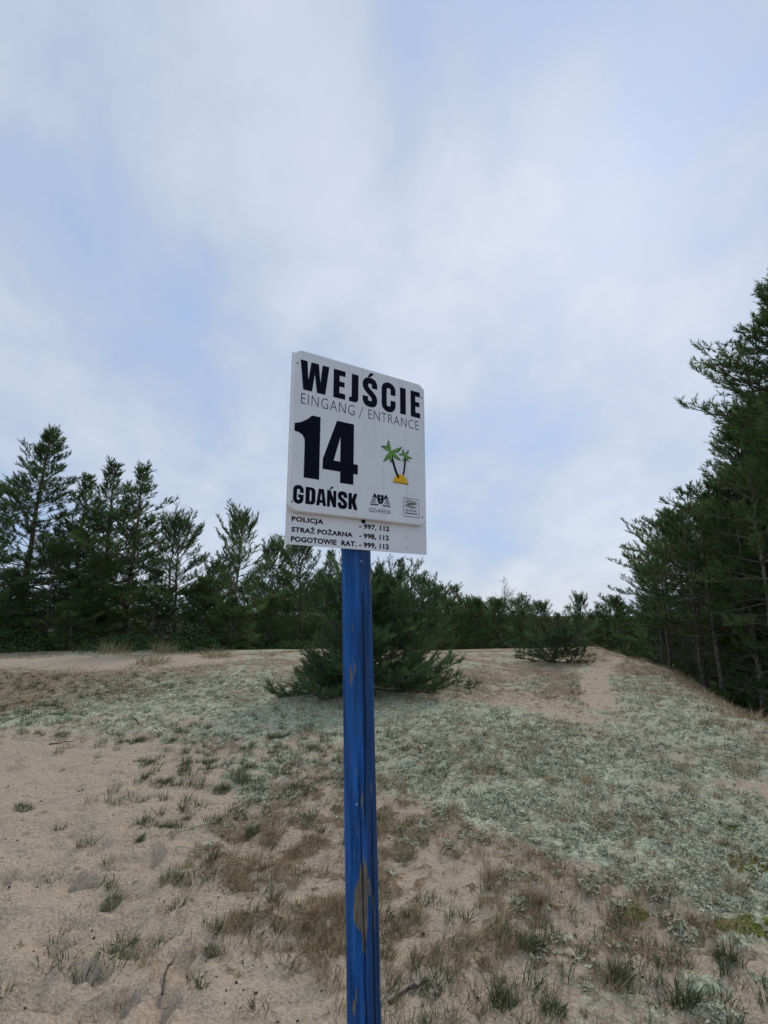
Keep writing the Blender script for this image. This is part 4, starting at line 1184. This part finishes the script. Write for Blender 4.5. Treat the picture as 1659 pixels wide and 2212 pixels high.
tag(link('green_grass', mesh_np('green_grass', v, f, {'tint': t}), M_GREENG), 'thin green grass scattered across sand and lichen', 'grass', kind='stuff')

def tuft_object(name, spots, L, lab, group, mat=M_GREENG, W=.0034, n=110, spread=.5, droop=.3, tint=.55, seed=0, cat='grass tuft'):
    gg = np.random.default_rng(seed + 500)
    xs_ = []; 
    (u, v), rad = spots
    c = gp(u, v)
    vv, ff, tt = tufts(np.array([c[0]]), np.array([c[1]]), np.array([rad]), n, np.array([L]), W, spread, droop, np.array([tint]), gg)
    z0 = gz1(c[0], c[1])
    o = link(name, mesh_np(name, vv - np.array([c[0], c[1], z0]), ff, {'tint': tt}), mat)
    o.location = (c[0], c[1], z0)
    tag(o, lab, cat, group)
GG = 'separate grass tufts standing in sand and lichen'
TUFTS = [
    ((52, 1745), .055, .07, 'lone green grass tuft on open sand near the left edge', .55),
    ((315, 1782), .07, .07, 'wide dark green tuft at the tip of the open sand', .5),
    ((358, 1784), .05, .08, 'dark green tuft touching the wide tuft at its right side', .6),
    ((300, 1820), .03, .05, 'small green tuft below the wide tuft on the sand', .6),
    ((355, 1690), .045, .08, 'green tuft standing alone above the wide tuft', .55),
    ((478, 1708), .06, .09, 'round green tuft on the sand below the tuft field', .5),
    ((400, 1652), .06, .09, 'round green tuft at the left of the tuft field', .5),
    ((450, 1648), .05, .08, 'round green tuft right of the leftmost field tuft', .5),
    ((522, 1690), .075, .11, 'tall green tuft in the middle of the tuft field', .6),
    ((540, 1662), .05, .09, 'green tuft just above the tall field tuft', .5),
    ((392, 1585), .07, .12, 'upright green tuft on the upper rim of the sand', .5),
    ((135, 1590), .07, .08, 'dark tuft on the upper left sand rim', .45),
    ((265, 1600), .05, .07, 'left tuft of the pair on the sand rim', .5),
    ((290, 1604), .06, .07, 'right tuft of the pair on the sand rim', .5),
    ((300, 1640), .05, .06, 'pale tuft below the pair on the sand rim', .75),
    ((108, 1530), .09, .08, 'dark tuft in the lichen on the far left', .45),
    ((648, 1705), .07, .10, 'green tuft left of the post in the brown grass', .55),
    ((548, 1740), .05, .06, 'low green tuft at the edge of the brown grass', .5),
    ((545, 1800), .04, .09, 'bright green tuft in the brown patch left of the post', .6),
    ((240, 1950), .045, .10, 'windswept grey green tuft on the sand at lower left', .8),
    ((368, 1905), .06, .11, 'tall grey green tuft at the left rim of the brown grass', .8),
    ((460, 2060), .035, .06, 'small dark green tuft in the lower left sand', .5),
    ((260, 2050), .07, .08, 'sprawling dull green tuft in the lower left corner area', .45),
    ((1085, 2160), .04, .09, 'dark green tuft near the bottom edge, right of the post', .45),
    ((1195, 2190), .04, .08, 'dark green tuft at the bottom edge, right of another like it', .45),
    ((1340, 2120), .035, .13, 'tall pointed green tuft near the bottom right', .5),
    ((1480, 2175), .05, .12, 'large dark green tuft in the bottom right corner area', .35),
    ((1565, 2080), .04, .09, 'green tuft right of the tall pointed tuft', .45),
    ((1150, 2060), .05, .10, 'grey green tuft in brown grass right of the post', .7),
    ((930, 2150), .04, .05, 'low green tuft beside the fallen stick', .5),
    ((715, 1590), .06, .07, 'small green tuft in lichen just left of the post', .5),
]
for k, (uv, rad, L, lab, ti) in enumerate(TUFTS):
    tuft_object('grass_tuft', (uv, rad * 1.1), L * .72, lab, GG, tint=ti - .05, seed=k, n=230, spread=.62)
for k, (uv, rad, L, lab) in enumerate((((1270, 1700), .06, .10, 'rusty brown tuft in the lichen, left of the fallen branch'), ((1600, 1672), .09, .16, 'rusty brown tuft on the lichen near the right edge'), ((1590, 1935), .05, .13, 'upright rusty tuft at the right edge of the brown grass'),
        ((1190, 1695), .05, .09, 'pale brown tuft left of the rusty one in the lichen'), ((600, 1775), .13, .12, 'dark brown bushy clump left of the post'), ((1060, 1900), .08, .10, 'brown tuft in the middle of the dry grass'), ((1155, 1945), .07, .08, 'brown mound of grass behind the curled leaf'))):
    tuft_object('dry_tuft', (uv, rad), L, lab, 'brown tufts', mat=M_DRYG, n=150, tint=.5 + .2 * (k % 3 == 0), seed=60 + k, W=.0032)
# dune grass on the left crest
for k, (u, v, lab) in enumerate(((245, 1412, 'pale yellow clump of tall dune grass on the left crest'), (352, 1410, 'leaning straw coloured dune grass clump on the left crest'), (330, 1432, 'flattened straw coloured grass below the left crest'), (470, 1420, 'faded straw grass left of the young pine on the crest'))):
    tuft_object('dune_grass', ((u, v), .35), .46 if k < 2 else .32, lab, 'dune grass clumps on the left crest', mat=M_STRAW, W=.010, n=170 if k < 2 else 260, spread=.4 if k < 2 else .9, droop=.5, seed=80 + k, cat='dune grass')

# lichen cushions
def cushions(k, w, x0, x1, y0, y1, s0, s1, seed, flatk=.5, lift=.12):
    gg = np.random.default_rng(seed)
    x, y = sample(k, x0, x1, y0, y1, w, gg)
    k = len(x)
    ph = (1 + 5 ** .5) / 2
    ico = np.array([(-1, ph, 0), (1, ph, 0), (-1, -ph, 0), (1, -ph, 0), (0, -1, ph), (0, 1, ph), (0, -1, -ph), (0, 1, -ph), (ph, 0, -1), (ph, 0, 1), (-ph, 0, -1), (-ph, 0, 1)]) / math.hypot(1, ph)
    fi = np.array([(0, 11, 5), (0, 5, 1), (0, 1, 7), (0, 7, 10), (0, 10, 11), (1, 5, 9), (5, 11, 4), (11, 10, 2), (10, 7, 6), (7, 1, 8), (3, 9, 4), (3, 4, 2), (3, 2, 6), (3, 6, 8), (3, 8, 9), (4, 9, 5), (2, 4, 11), (6, 2, 10), (8, 6, 7), (9, 8, 1)])
    s = gg.uniform(s0, s1, k) * gg.uniform(.6, 1.3, k)
    a = gg.uniform(0, 6.283, k)
    P = ico[None] * gg.uniform(.55, 1.35, (k, 12))[..., None]
    c, n = np.cos(a)[:, None], np.sin(a)[:, None]
    X = (P[..., 0] * c - P[..., 1] * n) * s[:, None] + x[:, None]; Y = (P[..., 0] * n + P[..., 1] * c) * s[:, None] + y[:, None]
    Z = P[..., 2] * s[:, None] * flatk + (ground_z(x, y) + s * lift)[:, None]
    v = np.stack([X, Y, Z], -1).reshape(-1, 3)
    f = (fi[None] + np.arange(k)[:, None, None] * 12).reshape(-1, 3)
    return v, f, np.repeat(gg.random(k), 12)
def lichen_material():
    m, t, b = mat_new('reindeer_lichen')
    pos = nd(t, 'ShaderNodeNewGeometry').outputs['Position']
    n = noise(t, pos, 70, 3, 0.7)
    c1 = ramp(t, noise(t, pos, 34, 4, 0.7), [(0.30, (0.095, 0.09, 0.055)), (0.42, (0.31, 0.305, 0.205)), (0.54, (0.52, 0.55, 0.385)), (0.70, (0.68, 0.725, 0.52))])
    c2 = ramp(t, attr(t, 'tint'), [(0.0, (0.38, 0.32, 0.21)), (0.3, (0.52, 0.535, 0.37)), (1.0, (0.74, 0.785, 0.57))])
    c = mix(t, 0.70, c1, c2)
    t.links.new(c, b.inputs['Base Color'])
    rough(b, 0.95, 0.05)
    bump(t, b, n, 1.0, 0.02)
    return m
wl = lambda x, y: np.clip(masks(x, y)[0] * 1.5 - .5, 0, 1) * sstep(.36, .52, fbm(x * 5, y * 5, 3, .6, 91.))
def sprigs(k, w, x0, x1, y0, y1, n, L, W, seed):
    gg = np.random.default_rng(seed); x, y = sample(k, x0, x1, y0, y1, w, gg); k = len(x)
    sz = gg.uniform(.6, 1.5, k)
    cx = np.repeat(x, n) + gg.normal(0, .013, k * n) * np.repeat(sz, n); cy = np.repeat(y, n) + gg.normal(0, .013, k * n) * np.repeat(sz, n)
    z = ground_z(cx, cy) - .004 + np.repeat(gg.uniform(0, .012, k), n)
    d = gg.normal(size=(k * n, 3)); d[:, 2] = np.abs(d[:, 2]) * .6 + .1; d /= np.linalg.norm(d, axis=1, keepdims=True)
    return blades(np.stack([cx, cy, z], 1), d, L * np.repeat(sz, n) * gg.uniform(.5, 1.3, k * n), np.full(k * n, W) * gg.uniform(.6, 1.4, k * n), .5, np.clip(np.repeat(gg.random(k), n) + gg.normal(0, .15, k * n), 0, 1), gg)
v1 = sprigs(12500, wl, -6, 6.5, 2.3, 11, 9, .030, .011, 201)
tag(link('lichen', mesh_np('lichen', v1[0], v1[1], {'tint': v1[2]}), lichen_material()), 'pale grey green reindeer lichen carpet', 'lichen', kind='stuff')
def moss_w(x, y):
    return np.clip(masks(x, y)[2] * 1.4 - .3, 0, 1)
v1 = cushions(700, moss_w, -1, 5, 2.2, 8, .003, .008, 202)
m, t, b = mat_new('moss'); t.links.new(ramp(t, attr(t, 'tint'), [(0, (.10, .10, .02)), (1, (.25, .25, .055))]), b.inputs['Base Color']); rough(b, .9, .1)
tag(link('moss', mesh_np('moss', v1[0], v1[1], {'tint': v1[2]}), m), 'bright yellow green moss patches at right', 'moss', kind='stuff')
# litter: cone scales, crumbs, bits of bark
v1 = cushions(2600, lambda x, y: np.full(x.shape, .6) * (.3 + .7 * sstep(.45, .6, fbm(x * 1.7, y * 1.7, 3, .5, 66.))), -6, 6, 2.1, 10, .003, .008, 203, .8)
m, t, b = mat_new('litter'); t.links.new(ramp(t, attr(t, 'tint'), [(0, (.035, .028, .022)), (.8, (.11, .085, .065)), (1, (.26, .22, .18))]), b.inputs['Base Color']); rough(b, .9, .1)
tag(link('pine_litter', mesh_np('pine_litter', v1[0], v1[1], {'tint': v1[2]}), m), 'dark crumbs of cones and bark strewn on the sand', 'litter', kind='stuff')

# twigs and sticks
def stick_material(name, c0, c1):
    m, t, b = mat_new(name)
    pos = nd(t, 'ShaderNodeTexCoord').outputs['Object']
    t.links.new(ramp(t, noise(t, pos, 60, 3), [(.35, c0), (.65, c1)]), b.inputs['Base Color']); rough(b, .85, .15)
    return m
M_TWIG = stick_material('grey_twig', (.05, .042, .035), (.14, .12, .10))
M_PALE = stick_material('pale_twig', (.30, .26, .20), (.46, .41, .33))
def stick(name, uvs, r, lab, mat=M_TWIG, lift=.012, forks=(), cat='stick'):
    P = np.array([gp(*q) for q in uvs]); z = ground_z(P[:, 0], P[:, 1]) + lift
    pts = np.column_stack([P, z])
    n = max(8, len(pts) * 3); s = np.linspace(0, 1, len(pts)); q = np.linspace(0, 1, n)
    C = np.stack([np.interp(q, s, pts[:, c]) for c in range(3)], 1) + rng.normal(0, r * .6, (n, 3))
    C[:, 2] = np.maximum(C[:, 2], ground_z(C[:, 0], C[:, 1]) + r * .4)
    o = C[0].copy(); a = Acc(); a.tube(C - o, np.linspace(r, r * .45, n), 6)
    for (fs, dx, dy, dz) in forks:
        b0 = C[int(fs * (n - 1))] - o; a.tube([b0, b0 + np.array([dx, dy, dz]) * .5 + rng.normal(0, .004, 3), b0 + np.array([dx, dy, dz])], [r * .6, r * .45, r * .25], 5)
    ob = link(name, a.mesh(name), mat); ob.location = o
    tag(ob, lab, cat)
stick('branch', [(1447, 1788), (1425, 1760), (1400, 1730), (1385, 1715)], .006, 'thin dark branch lying on the lichen at right', forks=((.75, -.12, .10, .03), (.9, .05, .12, .02)), cat='branch')
stick('stick', [(840, 2165), (880, 2140), (920, 2122)], .009, 'forked grey stick on sand right of the post near the bottom', forks=((.6, .10, .01, .03),))
stick('stick', [(300, 1570), (280, 1556)], .012, 'dark stick poking up from lichen at left', lift=.05)
stick('stick', [(105, 1612), (140, 1608), (160, 1604)], .008, 'thin twig on the upper sand rim at left')
stick('stick', [(352, 2150), (360, 2110), (372, 2080)], .006, 'upright dry stalk in the lower left sand', lift=.03, forks=((.5, .03, .0, .04),))
stick('stick', [(1065, 1848), (1110, 1852), (1165, 1850)], .003, 'long pale straw lying across the dry grass', mat=M_PALE)
stick('stick', [(1420, 1855), (1480, 1850)], .003, 'short pale straw lying on the lichen at right', mat=M_PALE)
stick('stick', [(380, 1835), (440, 1845)], .004, 'pale straw at the edge of the sand left of the post', mat=M_PALE)
# curled pale leaf
def curled_leaf(u, v, L, w, rz, lab, mat):
    c = gp(u, v); z0 = gz1(*c)
    vs = []; fs = []; n = 9
    for i in range(n):
        s = i / (n - 1); ww = w * math.sin(math.pi * min(.98, s * .9 + .08)) + .001
        for k in (-1, -.4, .4, 1):
            vs.append((ww * k, (s - .5) * L, .02 + .012 * (abs(k) ** 2) + .03 * (s - .4) ** 2 * 2))
    for i in range(n - 1):
        for k in range(3): fs.append((i * 4 + k, i * 4 + k + 1, i * 4 + k + 5, i * 4 + k + 4))
    me = mesh_np('curled_leaf', vs, fs, smooth=True); o = link('curled_leaf', me, mat); o.location = (c[0], c[1], z0 - .004); o.rotation_euler = (.5, .3, rz)
    md = o.modifiers.new('thick', 'SOLIDIFY'); md.thickness = .0012
    tag(o, lab, 'leaf')
curled_leaf(1183, 1940, .085, .014, -.3, 'pale curled dead leaf on the dry grass right of the post', M_PALE)
M_YEL = stick_material('yellow_leaf', (.36, .22, .07), (.55, .36, .12))
curled_leaf(636, 1962, .030, .006, 1.3, 'small yellow leaf left of the post, the left one of two', M_YEL)
curled_leaf(668, 1966, .030, .006, 1.8, 'small yellow leaf left of the post, the right one of two', M_YEL)

# undergrowth along the left crest and below the right wood
def under_w(x, y):
    a = np.exp(-((y - 17.6) / 1.0) ** 2) * (x < -1.5) * sstep(.40, .62, fbm(x * .5, y * .5, 2, .5, 12.))
    return np.clip(a, 0, 1)
def leafy(k, w, x0, x1, y0, y1, hmax, seed):
    gg = np.random.default_rng(seed); X = gg.uniform(x0, x1, k * 12); Y = gg.uniform(y0, y1, k * 12)
    ww = w(X, Y); m = gg.random(k * 12) < ww; X = X[m][:k]; Y = Y[m][:k]; H = ww[m][:k]
    n = len(X); z = base_z(X, Y) + gg.random(n) ** .8 * hmax * H
    c = np.stack([X, Y, z], 1)
    a = gg.normal(size=(n, 3)); a /= np.linalg.norm(a, axis=1, keepdims=True); b_ = np.cross(a, gg.normal(size=(n, 3))); b_ /= np.linalg.norm(b_, axis=1, keepdims=True)
    s = gg.uniform(.025, .06, n)[:, None]
    v = np.stack([c - a * s * .4, c + b_ * s, c + a * s * .4, c - b_ * s], 1).reshape(-1, 3)
    o = np.arange(n)[:, None] * 4
    return v, np.concatenate([o + [0, 1, 2], o + [0, 2, 3]]), np.repeat(np.clip(gg.normal(.5, .2, n), 0, 1), 4)
v, f, t_ = leafy(26000, under_w, -19, -1.5, 15.5, 20, .85, 301)
M_UNDER = grass_material('undergrowth', [(0.0, (.03, .05, .02)), (.5, (.055, .095, .032)), (1, (.11, .16, .05))])
tag(link('undergrowth', mesh_np('undergrowth', v, f, {'tint': t_}), M_UNDER), 'low green undergrowth at the foot of the left wood', 'undergrowth', kind='stuff')
def under_r(x, y):
    s = shoulder(x, y); return np.clip(np.exp(-((s - 2.6) / .9) ** 2) * sstep(.42, .60, fbm(x * .8, y * .8, 2, .5, 19.)), 0, 1)
v, f, t_ = leafy(9000, under_r, 5, 14, 8, 24, .40, 302)
tag(link('heather', mesh_np('heather', v, f, {'tint': t_}), M_UNDER), 'low dark growth on the slope below the right wood', 'undergrowth', kind='stuff')
